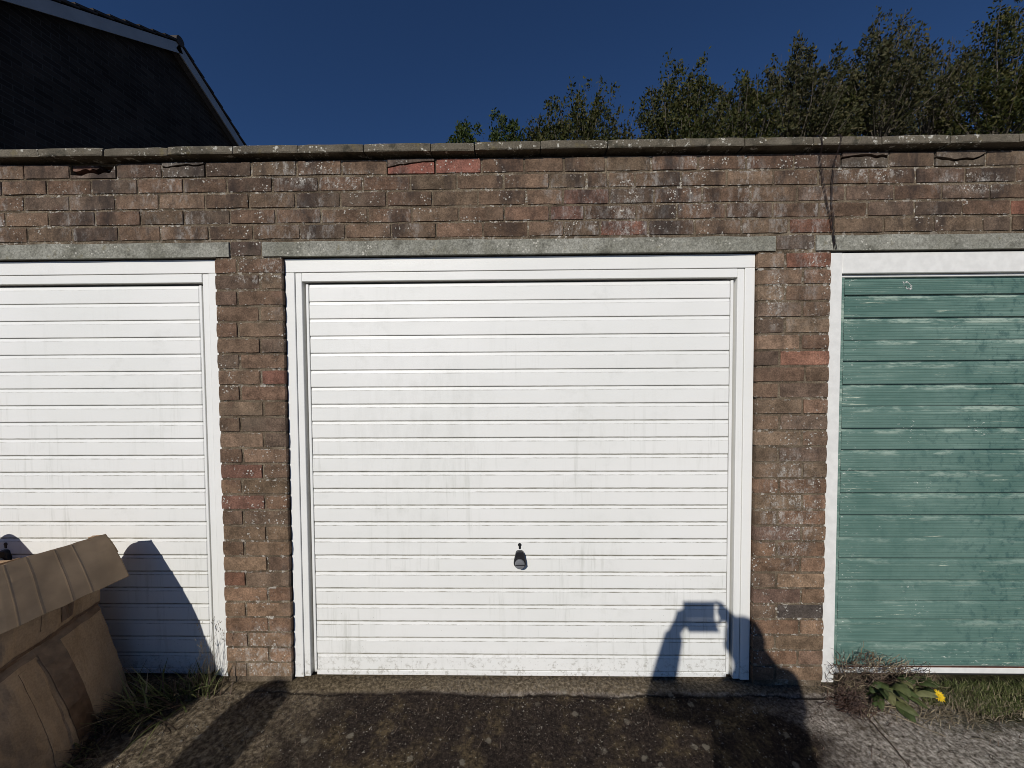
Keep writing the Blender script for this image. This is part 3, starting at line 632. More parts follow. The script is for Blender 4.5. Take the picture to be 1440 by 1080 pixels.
# side panel seen from the lane: v runs far -> near, u runs bottom -> crease -> top
BOT = [(-1.885, -0.045, -0.03), (-1.79, -0.45, -0.035), (-1.86, -1.10, -0.035)]
CRS = [(-1.945, -0.115, 0.445), (-1.875, -0.50, 0.43), (-1.97, -1.12, 0.42)]
TOP = [(-1.905, -0.112, 0.768), (-1.945, -0.46, 0.795), (-2.05, -1.12, 0.78)]
def tri(P, t): return lerp(P[0], P[1], t/0.4) if t < 0.4 else lerp(P[1], P[2], (t-0.4)/0.6)
def side(u, v):
    b_, c_, t_ = tri(BOT, v), tri(CRS, v), tri(TOP, v)
    p = b_.lerp(c_, u/0.55) if u < 0.55 else c_.lerp(t_, (u-.55)/.45)
    bul = 0.022*math.sin(math.pi*min(u/0.55, 1)) if u < .55 else 0.012*math.sin(math.pi*(u-.55)/.45)
    return p + Vector((bul*math.sin(math.pi*min(1, v*1.1))+0.010*nz(u*4, v*8, 1)+.0045*nz(u*11, v*24, 4)+.0025*nz(u*25, v*50, 6)-.010*math.exp(-((u-.55)/.012)**2)-.006*math.exp(-((v-.12-.05*u)/.006)**2)*(u > .6)-.006*math.exp(-((v-.30+.02*u)/.005)**2)*(u < .5), 0, 0.004*nz(v*8, u*3, 7)))
rs = sheet('side_panel', side, 80, 150, bx, flip=-1)
OUTL = [(-1.800, -0.115, 0.578), (-1.845, -0.50, 0.585), (-2.02, -1.12, 0.60)]
def flap(u, v):
    a, b = tri(TOP, v)+Vector((0, 0, .003)), tri(OUTL, v)
    p = a.lerp(b, u)
    fold = sum(0.0030*math.exp(-((v-q)/.004)**2) for q in (.14, .205, .30, .37, .55, .78))
    return p + Vector((.004*math.sin(math.pi*u)+.004*nz(u*3, v*8, 2)-fold*.7, 0, .004*math.sin(math.pi*u)-fold*.6+.003*nz(v*15, u*2, 5)))
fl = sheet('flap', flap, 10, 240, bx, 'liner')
sheet('inner_flap', lambda u, v: Vector((-2.29-.10*v+.012*nz(u*2, v*4, 3), -.125-.36*v, .40+.268*u+.018*v+.006*nz(v*7, 2, 1)*u)), 8, 20, bx)
MB().tube([flap(u/9, 0)+Vector((0, .003, 0)) for u in range(10)], .0024, 5).build('board_edge', 'cardedge', fl)
MB().tube([flap(1, v/60) for v in range(61)], .0024, 5).build('board_edge', 'cardedge', fl)
# end panel near the door, far side panel, near end panel, and their flaps
LB = [(-2.68, -0.06, -0.03), (-2.70, -1.08, -0.03)]; LT = [(-2.80, -0.10, 0.70), (-2.82, -1.08, 0.78)]
def dip(v): return -.105*min(1, max(0, v-.085)/.03)*(1-.3*v)
def endp(u, v): return side(u, 0).lerp(lerp(LB[0], LT[0], u), v) + Vector((0, .012*math.sin(math.pi*v)*math.sin(math.pi*u)+.004*nz(u*4, v*5, 9)*min(1, v*9), dip(v)*u))
def nearp(u, v): return tri(BOT, 1).lerp(Vector(LB[1]), v).lerp(tri(TOP, 1).lerp(Vector(LT[1]), v), u) + Vector((0, -.02*math.sin(math.pi*v)*math.sin(math.pi*u), 0))
def leftp(u, v): return lerp(LB[0], LB[1], v).lerp(lerp(LT[0], LT[1], v), u) + Vector((-.02*math.sin(math.pi*u)+.004*nz(u*4, v*5, 3), 0, 0))
sheet('end_panel', endp, 80, 30, bx); sheet('end_panel', nearp, 14, 14, bx); sheet('side_panel', leftp, 14, 18, bx)
sheet('base_panel', lambda u, v: lerp(BOT[0], BOT[2], v).lerp(lerp(LB[0], LB[1], v), u)+Vector((0, 0, .006)), 3, 3, bx)
def endflap(u, v):
    a = tri(TOP, 0).lerp(Vector(LT[0]), v)+Vector((0, 0, dip(v)+.002)); return a + Vector((-.03*u, .085*u, -.12*u+.06*u*(1-u)+.012*nz(v*6, u, 2)*u))
sheet('flap', endflap, 8, 24, bx)
def inflap(u, v):      # long flap pushed inwards and up on the far side
    a = lerp(LT[0], LT[1], v)+Vector((0, 0, .003)); k = max(0.0, 1-max(0, (0.33-v)/.33)**2)**.5
    return a + Vector((.10*u+.03*u*u, 0, .20*u*k+.01*nz(v*6, u*2, 8)))
sheet('flap', inflap, 10, 30, bx)
def nearflap(u, v):
    a = tri(TOP, 1).lerp(Vector(LT[1]), v)+Vector((0, 0, .003)); return a + Vector((0, -.16*u, -.13*u+.1*u*(1-u)))
sheet('flap', nearflap, 8, 16, bx)
sheet('seam', lambda u, v: side(.02+.48*u, .335+.03*v)+Vector((.0062, 0, 0)), 30, 5, rs, 'card', .004)
sheet('seam', lambda u, v: side(.62+.34*u, .245+.02*v)+Vector((.0058, 0, 0)), 20, 4, rs, 'card', .004)
# parcel tape: along the crease and two verticals
def on_side(u, v, k=.0065): return side(u, v) + Vector((k, 0, 0))
sheet('tape', lambda u, v: on_side(.55+(u-.5)*.055+.006*nz(v*12, 1, 2), v), 6, 60, rs, 'tape', .0006)
sheet('tape', lambda u, v: on_side(.03+.5*u, .18+.085*v+.02*u), 22, 6, rs, 'tape', .0006)
sheet('tape', lambda u, v: on_side(.60+.38*u, .13+.055*v), 14, 6, rs, 'tape', .0006)

# ------------------------------------------------------------------ weeds, grass, litter
def blade(mb, p, L, lean, az, w_, seg=5, curl=1.0):
    P = []; d = Vector((math.cos(az), math.sin(az), 0)); q = Vector(p); ang = lean
    for i in range(seg+1):
        P.append(q.copy()); q = q + (d*math.sin(ang)+Vector((0, 0, 1))*math.cos(ang))*(L/seg); ang += curl/seg
        q.z = max(q.z, -0.022)
    mb.ribbon(P, w_, Vector((-d.y, d.x, 0.15)))
def tuft(name, label, cat, x, y, n, sp, L, w_, mats, lean=(.1, 1.0), curl=(.3, 1.3), az=None):
    t = thing(name, label, cat, (x, y, -0.03))
    for mat, share, nm in mats:
        mb = MB()
        for i in range(int(n*share)):
            blade(mb, (x+random.gauss(0, sp[0]), y+random.gauss(0, sp[1]), -.03), U(*L), U(*lean), U(0, 6.28) if az is None else random.gauss(*az), U(*w_), 5, U(*curl))
        mb.build(nm, mat, t)
    return t
tuft('grass_tuft', 'green grass tuft at the foot of the left frame leg', 'grass', -1.545, -0.045, 110, (.05, .018), (.05, .16), (.0015, .004), [('grass', .6, 'green_blades'), ('straw', .25, 'dry_blades'), ('deadwood', .25, 'dead_stems')], (.0, .7))
sprawl = tuft('grass_tuft', 'long flattened grass sprawling out from beside the cardboard box', 'grass', -1.70, -0.13, 150, (.085, .05), (.08, .24), (.0016, .0042), [('grass', .7, 'green_blades'), ('straw', .35, 'dry_blades'), ('deadwood', .5, 'dead_stems')], (.4, 1.3), (.2, .9), (-2.3, .9))
tuft('grass_tuft', 'dark matted grass along the bottom edge of the box', 'grass', -1.765, -0.30, 130, (.03, .11), (.05, .15), (.0015, .0035), [('grass', .3, 'green_blades'), ('deadwood', .9, 'dead_stems')], (.5, 1.3), (.2, .9), (-1.6, 1.2))
s_ = thing('dry_grass_stem', 'thin dried seed stems standing against the left door frame', 'dry grass', (-1.52, -.03, -.03))
mb = MB()
for i in range(16):
    x = -1.53+random.gauss(0, .035); az = U(0, 6.28); P = [Vector((x, -.03, -.03))]; L = U(.14, .36); a = U(-.25, .3)
    for k in range(6): P.append(P[-1]+Vector((math.sin(a)*L/6, U(-.004, .004), math.cos(a)*L/6))); a += U(-.1, .16)
    P = [Vector((p.x, min(p.y, .014), p.z)) for p in P]
    mb.tube(P, [.0011*(1-.1*k) for k in range(7)], 3)
    if i % 2 == 0:
        for k in range(7):
            q = P[-1]+Vector((U(-.012, .012), U(-.006, .002), U(-.05, .01))); mb.tube([q, q+Vector((U(-.01, .01), 0, .012))], [.0015, .0005], 3)
mb.build('stems', 'straw', s_)
for (px, py, L, a, az, w_, lab) in ((-1.83, -.07, .22, .15, .25, .005, 'single broad grass blade arching before the shaded door'), (-1.70, -.05, .17, -.35, .1, .006, ''), (-1.62, -.07, .20, .9, -2.5, .005, ''), (-1.66, -.10, .22, 1.0, -2.7, .0045, ''), (-1.60, -.06, .15, .4, -1.2, .004, ''), (-1.58, -.05, .17, .6, 2.9, .004, ''), (-1.64, -.14, .16, .9, -2.0, .004, ''), (-1.57, -.08, .14, .7, -.6, .0035, '')):
    mb = MB(); blade(mb, (px, py, -.03), L, a, az, w_, 7, .9); mb.build('long_blade', 'grass', sprawl, base=(px, py, -.03))

# dense low grass by the green door
V = []; F = []; mb = MB()
for i in range(11000):
    x = 1.86+abs(random.gauss(0, 1))*.0+U(0, 1.75); edge = -.10-.05*nz(x*5, 3, 1)-.05*min(1, (x-1.88)*1.2)
    y = U(edge, .015); L = U(.010, .036)*(1.45 if y > -.035 else .75)*(.7+.6*abs(nz(x*9, y*9, 3)))
    blade(mb, (x, y, gz(x, y)), L, U(0, .8), U(0, 6.28), U(.0009, .0021), 3, U(.2, 1.2))
tag(mb.build('short_grass', 'grass', None, base=(2.6, -.05, -.03)), 'dense short green grass strip along the foot of the green door', 'grass', kind='stuff')
mb = MB()
for i in range(900):
    x = U(1.8, 3.6); y = U(-.13, -.01); blade(mb, (x, y, gz(x, y)), U(.02, .06), U(.3, 1.3), U(0, 6.28), U(.0006, .0014), 3, U(0, .8))
for i in range(1500):
    x = U(1.5, 3.6); y = -.13-.08*nz(x*4, 1, 7)+random.gauss(0, .035); blade(mb, (x, min(y, .0), gz(x, y)), U(.02, .07), U(.9, 1.5), U(0, 6.28), U(.0007, .0016), 3, U(0, .5))
tag(mb.build('dry_grass_litter', 'straw', None, base=(2.5, -.15, -.03)), 'dead straw litter scattered along the edge of the green grass', 'litter', kind='stuff')

# the weed at the pier: dead twig heap, broad leaves, maroon stalks, lying stems, yellow flower
hp = thing('dead_twig_heap', 'tangle of dead brown twigs heaped against the green door corner', 'twigs', (1.66, -.03, -.03))
for mat, n_, nm in (('deadwood', 330, 'dark_twigs'), ('straw', 150, 'pale_twigs')):
    mb = MB()
    for i in range(n_):
        t = random.random(); x = 1.50+.42*t+random.gauss(0, .02); hmax = .19*(1-.8*abs(t-.35)); z = -.03+U(0.03, 1)*hmax
        P = [Vector((x, U(-.06, .0), z))]; d = Vector((random.gauss(0, 1), random.gauss(0, .35), random.gauss(.1, .5))).normalized(); L = U(.03, .10)
        for k in range(5):
            P.append(P[-1]+d*L/5); d = (d+Vector((random.gauss(0, .5), random.gauss(0, .2), random.gauss(0, .5)))).normalized()
        P = [Vector((p.x, min(p.y, .006), max(p.z, -.03))) for p in P]
        mb.tube(P, [U(.0009, .0022)*(1-.13*k) for k in range(6)], 3)
    for i in range(14):
        x = U(1.52, 1.80); z = U(.05, .10); P = [Vector((x, -.02, z))]; a = U(-.8, .8)
        for k in range(5): P.append(P[-1]+Vector((math.sin(a), 0, math.cos(a)))*.016); a += U(-.5, .5)
        mb.tube(P, .0013, 3)
    mb.build(nm, mat, hp)
mr = thing('maroon_weed', 'dark maroon dried weed stalks at the foot of the brick pier', 'weed', (1.52, -.08, -.03))
mb = MB()
for i in range(190):
    p = Vector((1.50+random.gauss(0, .035), -.07+random.gauss(0, .03), -.03)); d = Vector((random.gauss(0, .6), random.gauss(-.5, .4), U(.1, 1))).normalized(); L = U(.025, .085)
    mb.tube([p, p+d*L*.5, p+d*L+Vector((0, 0, -.008))], [.0018, .0015, .0008], 3)
    q = p+d*L
    for k in range(3):
        e = q+Vector((random.gauss(0, .006), random.gauss(0, .006), random.gauss(0, .006))); mb.tube([e, e+Vector((.004, 0, .004))], [.0022, .0012], 3)
mb.build('stalks', 'maroon', mr)
def broad_leaf(parent, base, az, up, L, W, droop, roll=0.0):
    n = 7; V = []; F = []; d = Vector((math.cos(az), math.sin(az), 0)); sd = Vector((-d.y, d.x, 0)); q = Vector(base); a = up
    sd = (sd*math.cos(roll)+Vector((0, 0, 1))*math.sin(roll))
    for i in range(n):
        t = i/(n-1); ww = W*(math.sin(math.pi*min(1, t*.93+.05))**.75); nrm = sd.cross(d*math.cos(a)+Vector((0, 0, math.sin(a))))
        for k, s in enumerate((-1, -.5, 0, .5, 1)):
            V.append(q+sd*s*ww*(1+.25*nz(t*9, s*2, az*9))+nrm*(-.35*ww*(1-abs(s))+.010*nz(t*8, s*4, az*5)))
        q = q+(d*math.cos(a)+Vector((0, 0, math.sin(a))))*(L/(n-1)); a -= droop/(n-1)
    V = [Vector((v.x, min(v.y, .005), max(v.z, -.028))) for v in V]
    for i in range(n-1):
        for k in range(4): F.append((i*5+k, i*5+k+1, (i+1)*5+k+1, (i+1)*5+k))
    o = MB().add(V, F).build('leaf', 'dock', parent, True); return o
wd = thing('broad_leaved_weed', 'green broad-leaved weed with drooping leaves beside the twig heap', 'weed', (1.72, -.08, -.03))
for L_ in (((1.68, -.06, .02), -1.9, .6, .13, .034, 1.3, .2), ((1.70, -.07, .01), -1.2, .4, .10, .026, 1.0, -.3), ((1.72, -.06, .03), -.7, .5, .12, .032, 1.1, .1), ((1.66, -.07, .0), -2.5, .3, .11, .028, .9, .3),
           ((1.74, -.05, .03), -1.6, .9, .12, .034, 1.6, .5), ((1.84, -.02, .025), .05, .25, .15, .030, .5, .9), ((1.76, -.05, .0), -.9, .1, .13, .026, .5, -.2), ((1.71, -.09, -.01), -1.55, .1, .12, .03, .5, .5),
           ((1.78, -.03, .03), -.2, .7, .10, .028, 1.1, .6), ((1.69, -.10, .0), -1.0, .2, .11, .024, .5, .6), ((1.64, -.05, .02), -1.4, .6, .09, .024, 1.2, -.5), ((1.80, -.06, -.01), -1.2, .3, .09, .022, .8, .3)):
    broad_leaf(wd, L_[0], L_[1], L_[2], L_[3]*.8, L_[4]*.72, L_[5], L_[6])
for i in range(16):
    broad_leaf(wd, (U(1.60, 1.88), U(-.10, -.02), U(.0, .05)), U(-2.8, .2), U(.2, 1.1), U(.05, .10), U(.010, .020), U(.4, 1.8), U(-.9, .9))
mb = MB()
for i in range(9):
    e = Vector((1.66+.02*i, -.06, U(0, .03))); mb.tube([(1.70, -.05, -.035), Vector((1.70, -.05, 0)).lerp(e, .5), e], [.003, .0025, .002], 5)
mb.build('stalks', 'dock', wd)
def lying(pts, r, mat, parent):
    P = [Vector(p) for p in pts]; Q = []
    for i in range(len(P)-1):
        for k in range(5):
            q = P[i].lerp(P[i+1], k/5); Q.append(q+Vector((.004*nz(q.x*30, q.y*30, 1), .004*nz(q.x*30, q.y*30, 4), .003*nz(q.x*40, q.y*40, 8))))
    Q.append(P[-1]); MB().tube(Q, [r*(1-.5*i/len(Q)) for i in range(len(Q))], 5).build('stem', mat, parent, True, base=P[0])
lying([(1.44, -.02, .005), (1.52, -.07, .0), (1.60, -.10, -.015), (1.70, -.11, -.02), (1.78, -.10, -.01)], .003, 'straw', wd)
lying([(1.52, -.07, -.005), (1.62, -.12, -.02), (1.70, -.17, -.027), (1.78, -.24, -.029)], .003, 'straw', wd)
lying([(1.53, -.13, -.02), (1.53, -.2, -.028), (1.52, -.28, -.029), (1.51, -.38, -.031), (1.50, -.47, -.031)], .003, 'deadwood', mr)
lying([(1.57, -.13, -.02), (1.555, -.18, -.028), (1.545, -.25, -.029)], .0022, 'straw', mr)
fw_ = thing('yellow_flower', 'single yellow daisy-like flower in the grass by the green door', 'flower', (1.905, -.05, -.03))
C0 = Vector((1.915, -.085, .014)); nrm = Vector((-.1, -.75, .6)).normalized(); ax = nrm.orthogonal().normalized(); ay = nrm.cross(ax)
MB().tube([(1.90, -.04, -.032), (1.903, -.055, -.005), C0-nrm*.004], [.002, .002, .0025], 6).build('stem', 'dock', fw_, True)
for ring_, n_, r1, lift in ((0, 15, .0235, .002), (1, 12, .017, .005)):
    for i in range(n_):
        t = 2*math.pi*(i+.5*ring_)/n_+U(-.08, .08); d_ = ax*math.cos(t)+ay*math.sin(t); s2 = ax*-math.sin(t)+ay*math.cos(t); r_ = r1*U(.88, 1.08)
        V = [C0+d_*.004-s2*.0012+nrm*lift*.3, C0+d_*.004+s2*.0012+nrm*lift*.3, C0+d_*r_*.7+s2*.0029+nrm*lift, C0+d_*r_+s2*.0012+nrm*lift*.8, C0+d_*r_-s2*.0012+nrm*lift*.8, C0+d_*r_*.7-s2*.0029+nrm*lift]
        MB().add(V, [tuple(range(6))]).build('petal', 'petal', fw_)
bmx = bmesh.new(); bmesh.ops.create_icosphere(bmx, subdivisions=2, radius=.0065); bmx.transform(Matrix.Translation(C0+nrm*.003-WL[fw_.name])); me = bpy.data.meshes.new('flower_centre'); bmx.to_mesh(me); bmx.free()
ob('flower_centre', me, 'petal', fw_, WL[fw_.name])

# grit and litter over the concrete
ico = [(0, 0, 1), (.9, 0, .2), (-.3, .85, .25), (-.4, -.8, .2), (0, 0, -.6)]; icf = [(0, 1, 2), (0, 2, 3), (0, 3, 1), (4, 2, 1), (4, 3, 2), (4, 1, 3)]
mb = MB()
for i in range(5600):
    x = random.gauss(0, 1.6) if i % 2 else U(-2.6, 2.7); y = -.05-abs(random.gauss(0, .35))
    s = abs(random.gauss(0, .0022))+.0010
    if abs(x) > 3 or y < -1.2: continue
    th = U(0, 6.28); cx, sx = math.cos(th), math.sin(th); k = (U(.6, 1.4), U(.6, 1.4), U(.4, .9)); z = gz(x, y)
    mb.add([(x+(p[0]*cx-p[1]*sx)*s*k[0], y+(p[0]*sx+p[1]*cx)*s*k[1], z+p[2]*s*k[2]) for p in ico], icf)
tag(mb.build('grit', 'pebble', None, base=(0, -.4, -.03)), 'loose grit and small stones strewn over the concrete apron', 'grit', kind='stuff')
mb = MB()
for i in range(2600):
    x = U(-2.4, 2.6); y = -.04-abs(random.gauss(0, .3)); k = 1 if x < -.9 or x > 1.2 else .45
    if random.random() > k: continue
    blade(mb, (x, y, gz(x, y)+.001), U(.008, .035), U(1.25, 1.55), U(0, 6.28), U(.0005, .0012), 2, U(-.1, .1))
tag(mb.build('plant_litter', 'deadwood', None, base=(0, -.4, -.03)), 'fine dead plant litter strewn over the concrete', 'litter', kind='stuff')

# ------------------------------------------------------------------ house behind
HX = -6.64; AY, AZ = 5.67, 7.86; SL = math.tan(math.radians(29)); HD = 3.75; HW = 9.0
hs = thing('house', 'brick house with a shaded gable and white verge boards behind the garages', 'house', (HX-HW/2, AY, -.03))
ez = AZ-.14-HD*SL
V = [(HX, AY-HD, -.03), (HX, AY+HD, -.03), (HX, AY+HD, ez), (HX, AY, AZ-.14), (HX, AY-HD, ez)]
V += [(HX-HW, y, z) for _, y, z in V]
MB().add(V, [(0, 1, 2, 3, 4), (9, 8, 7, 6, 5), (0, 4, 9, 5), (1, 6, 7, 2), (0, 5, 6, 1)]).build('wall', 'house', hs)
for s in (-1, 1):
    dv = Vector((0, s*math.cos(math.radians(29)), -math.sin(math.radians(29)))); up_ = Vector((0, s*math.sin(math.radians(29)), math.cos(math.radians(29))))
    A = Vector((0, AY, AZ)); Ln = (HD+.35)/math.cos(math.radians(29))
    def slab(x0, x1, t0, t1, h0, h1):
        v = [(x, *(A+dv*t+up_*h)[1:]) for x in (x0, x1) for t, h in ((t0, h0), (t1, h0), (t1, h1), (t0, h1))]
        return MB().add(v, [(0, 1, 2, 3), (7, 6, 5, 4), (0, 4, 5, 1), (1, 5, 6, 2), (2, 6, 7, 3), (3, 7, 4, 0)])
    slab(HX+.14, HX+.165, .005 if s < 0 else .012, Ln, -.17, .0).build('verge_board', 'verge', hs)
    slab(HX+.002, HX+.139, .02, Ln, -.13, -.115).build('soffit', 'soffit', hs)
    rf = slab(HX-HW-.2, HX-.62, .0, Ln+.04, -.10, .055).build('roof', 'tile', hs)
    n = int(Ln/.28)+1
    for i in range(n):
        for k in range(3):
            x1 = HX+.185-k*.272
            t0 = i*.28
            v = []
            for x in (x1-.27, x1):
                v += [(x, *(A+dv*(t0+(0.0 if i else .01))+up_*.012)[1:]), (x, *(A+dv*(t0+.33)+up_*.040)[1:]), (x, *(A+dv*(t0+.33)+up_*.075)[1:]), (x, *(A+dv*(t0+(0.0 if i else .01))+up_*.045)[1:])]
            MB().add(v, [(0, 1, 2, 3), (7, 6, 5, 4), (0, 4, 5, 1), (1, 5, 6, 2), (2, 6, 7, 3), (3, 7, 4, 0)]).build('tile', 'tile', rf, base=v[0])
MB().tube([(HX+.19, AY, AZ+.03), (HX-HW-.2, AY, AZ+.03)], .09, 10).build('ridge', 'tile', hs)

# ------------------------------------------------------------------ trees behind
def tree(x, y, top, wid, n_sh, mat, label, seed, lean=0.0, leafn=165, lsz=1.2, spiky=1.0):
    R_ = random.Random(seed); G = np.random.default_rng(seed)
    t = thing('tree', label, 'tree', (x, y, -.1), 'trees behind the garages' if False else None)
    tk = MB(); crownH = 2.1*wid/3+.9; zc = top-crownH*.95; cz = zc
    trunk_top = Vector((x, y, cz-.6)); P = [Vector((x, y, -.1))]
    for k in range(1, 7): P.append(Vector((x+R_.uniform(-.08, .08), y+R_.uniform(-.08, .08), -.1+(trunk_top.z+.1)*k/6)))
    tk.tube(P, [.16-.016*k for k in range(7)], 8)
    allV = []
    for i in range(n_sh):
        phi = R_.uniform(0, 2*math.pi); q = R_.random()**.8; el = math.asin(min(1, q*1.25-.25)) if q > .2 else -.2
        rad = wid/2*R_.uniform(.55, 1.05)
        end = Vector((x+math.cos(phi)*math.cos(el)*rad, y+math.sin(phi)*math.cos(el)*rad, cz+math.sin(el)*crownH*R_.uniform(.74, 1.0)))
        if i == 0: end = Vector((x+lean*.3, y, top))
        elif i % 6 == 0 and wid > 1.6: end.z = min(top+.05, end.z+R_.uniform(.2, .55))
        end.x += lean*max(0, end.z-cz)*.5
        st = Vector((x, y, cz-.5)).lerp(end, R_.uniform(.38, .62)); st.z -= .25
        j0 = Vector((x, y, cz-R_.uniform(.4, 1.2)))
        midp = st.lerp(end, .5)+Vector((R_.uniform(-.08, .08), R_.uniform(-.08, .08), R_.uniform(-.1, .05)))
        if i % 2 == 0: tk.tube([j0, j0.lerp(st, .6), st], [.04, .028, .016], 5, False)
        tk.tube([st, midp, end], [.014, .009, .003], 4, False)
        # leaves along the shoot
        m = int(leafn*R_.uniform(.6, 1.3)); tt = G.random(m)**.8
        pts = np.where(tt[:, None] < .5, np.array(st)+(np.array(midp)-np.array(st))*(tt[:, None]*2), np.array(midp)+(np.array(end)-np.array(midp))*(tt[:, None]*2-1))
        spr = (.24*(1-.72*tt**1.5*spiky)+.025)[:, None]
        ncl = 6; cid = np.minimum((tt*ncl).astype(int), ncl-1); coff = G.normal(0, 1, (ncl, 3))*.19*(1-.6*np.arange(ncl)/ncl)[:, None]
        pts = pts+coff[cid]+G.normal(0, 1, (m, 3))*spr*.45
        dirv = G.normal(0, 1, (m, 3)); dirv += np.array(end-st)/max((end-st).length, .01)*.9; dirv /= np.linalg.norm(dirv, axis=1)[:, None]
        side_ = np.cross(dirv, G.normal(0, 1, (m, 3))); side_ /= np.linalg.norm(side_, axis=1)[:, None]
        L = (G.uniform(.05, .10, m)*lsz)[:, None]; W_ = L*.26
        nn = np.cross(dirv, side_)
        allV.append(np.stack([pts, pts+dirv*L*.5+side_*W_+nn*L*.06, pts+dirv*L, pts+dirv*L*.5-side_*W_+nn*L*.06], 1).reshape(-1, 3))
    A = np.concatenate(allV); k = len(A)//4; I = np.arange(k)[:, None]*4
    tk.build('trunk', 'bark', t)
    o = soup('crown', A, np.concatenate([I+np.array([0, 1, 2]), I+np.array([0, 2, 3])]).tolist(), mat, t, tuple(WL[t.name]))
tree(-1.42, 9.0, 8.40, 0.9, 16, 'leaf3', 'smallest round green treetop peeping over the coping at the row end', 11, leafn=260)
tree(-0.38, 9.0, 8.62, 1.5, 32, 'leaf3', 'small bright green bushy treetop second from the row end', 12, leafn=260)
tree(0.42, 9.6, 8.60, 1.2, 18, 'leaf2', 'low sparse treetop filling the gap after the two small green ones', 18, leafn=80)
tree(1.72, 9.0, 9.38, 3.1, 95, 'leaf1', 'olive leafed tree with twin rounded tops behind the garages', 13)
tree(4.35, 9.0, 9.80, 3.3, 110, 'leaf1', 'dense dark tree with tall middle shoots behind the garages', 14)
tree(6.05, 9.8, 9.75, 1.9, 40, 'leaf2', 'thin grey-green treetop between two denser trees', 19, leafn=124)
tree(7.45, 9.0, 10.15, 3.2, 95, 'leaf2', 'broad grey-green tree with pale bare stems', 15, .08)
tree(9.75, 9.0, 11.0, 2.9, 85, 'leaf2', 'tree with one tall thin shoot above its crown', 16, .22)
tree(12.9, 9.0, 11.15, 3.9, 140, 'leaf1', 'large bushy tree behind the far end of the green door garage', 17, .15)
tree(6.02, 8.6, 9.35, 1.7, 40, 'leaf1', 'short dark treetop in front of the thin grey-green one', 31, leafn=124)
tree(9.05, 9.6, 10.3, 2.0, 45, 'leaf1', 'narrow dark treetop behind the shoulder of the broad grey-green tree', 32, .1, leafn=117)
tree(11.55, 9.5, 10.75, 2.2, 55, 'leaf2', 'loose grey treetop beside the tree with the tall shoot', 33, .15, leafn=117)
tree(0.85, 9.2, 9.0, 1.6, 34, 'leaf1', 'small olive treetop leaning on the twin-topped tree', 35, leafn=150)
tree(3.0, 9.8, 9.25, 1.6, 30, 'leaf2', 'low grey-green treetop in the dip behind the twin-topped tree', 34, leafn=93)
tree(16.4, 9.5, 11.9, 4.0, 90, 'leaf3', 'outermost bright green tree beyond the large bushy one', 20, .1)

# ------------------------------------------------------------------ unseen post, added to cast the shadow stripe on the apron
po = thing('stripe_caster_post', 'unseen leaning post added to cast the shadow stripe on the apron', 'post', (-1.50, -2.62, -.03))
A = Vector((-1.50, -2.62, -.03)); B = Vector((-2.40, -2.62, 1.60)); dd = (B-A).normalized()
MB().tube([A-dd*.0, A+dd*.4, A.lerp(B, .5), B-dd*.07, B-dd*.03, B], [.125, .12, .115, .11, .085, .03], 14).build('shaft', 'post', po, True)
MB().tube([A.lerp(B, .3)-dd*.03, A.lerp(B, .3)+dd*.03], .128, 14).build('band', 'rust', po)

# ------------------------------------------------------------------ photographer behind the camera and the phone
def capsule(bm, a, b, ra, rb, n=14):
    a, b = Vector(a), Vector(b); d = (b-a); L = d.length; R_ = d.to_track_quat('Z', 'Y').to_matrix().to_4x4()
    bmesh.ops.create_cone(bm, cap_ends=True, segments=n, radius1=ra, radius2=rb, depth=max(L, 1e-4), matrix=Matrix.Translation((a+b)/2) @ R_)
    for p, q in ((a, ra), (b, rb)): bmesh.ops.create_icosphere(bm, subdivisions=2, radius=q, matrix=Matrix.Translation(p))
def blob(name, caps, mat, parent, vox=.008, balls=()):
    bm = bmesh.new()
    for c_ in caps: capsule(bm, *c_)
    for p, s in balls: bmesh.ops.create_icosphere(bm, subdivisions=3, radius=1, matrix=Matrix.Translation(p) @ Matrix.Diagonal((*s, 1)))
    base = WL[parent.name]; bm.transform(Matrix.Translation(-base))
    me = bpy.data.meshes.new(name); bm.to_mesh(me); bm.free(); o = ob(name, me, mat, parent, base)
    md = o.modifiers.new('r', 'REMESH'); md.mode = 'VOXEL'; md.voxel_size = vox; md.use_smooth_shade = True
    ms = o.modifiers.new('s', 'SMOOTH'); ms.iterations = 4; ms.factor = .5
    return o
PX, PY = .095, CAM.y-.44
pe = thing('person', 'person in navy jacket and jeans holding up a phone before the garage', 'person', (PX, PY, -.034))
HC = Vector((PX-.030, PY+.02, 1.597))
shL, shR = Vector((PX-.150, PY-.01, 1.335)), Vector((PX+.150, PY-.01, 1.415))
elL, elR = Vector((-.245, PY+.22, 1.215)), Vector((.355, PY+.20, 1.22))
wrL, wrR = Vector((-.105, CAM.y-.06, 1.43)), Vector((.176, CAM.y-.055, 1.478))
hip = [Vector((PX+s*.09, PY-.01, .90)) for s in (-1, 1)]; kn = [Vector((PX+s*.11, PY+.02, .48)) for s in (-1, 1)]; an = [Vector((PX+s*.13, PY-.02, .07)) for s in (-1, 1)]
PH = CAM+Vector((.030, -.010, -.004))            # phone centre
body = [((PX, PY, .95), (PX, PY, 1.30), .13, .13), ((PX, PY, 1.36), HC+Vector((0, -.01, -.09)), .055, .052), (shL, shR, .06, .06), (shL, elL, .048, .04), (shR, elR, .048, .04), (elL, wrL, .04, .028), (elR, wrR, .04, .028)]
for s in (0, 1): body += [(hip[s], kn[s], .085, .055), (kn[s], an[s], .053, .038)]
def hand(wr, palm, sgn, tips):
    out = [(wr, palm, .028, .030)]
    for b0, k1, tp in tips: out += [(palm+Vector(b0), palm+Vector(k1), .0095, .009), (palm+Vector(k1), palm+Vector(tp), .009, .0078)]
    return out
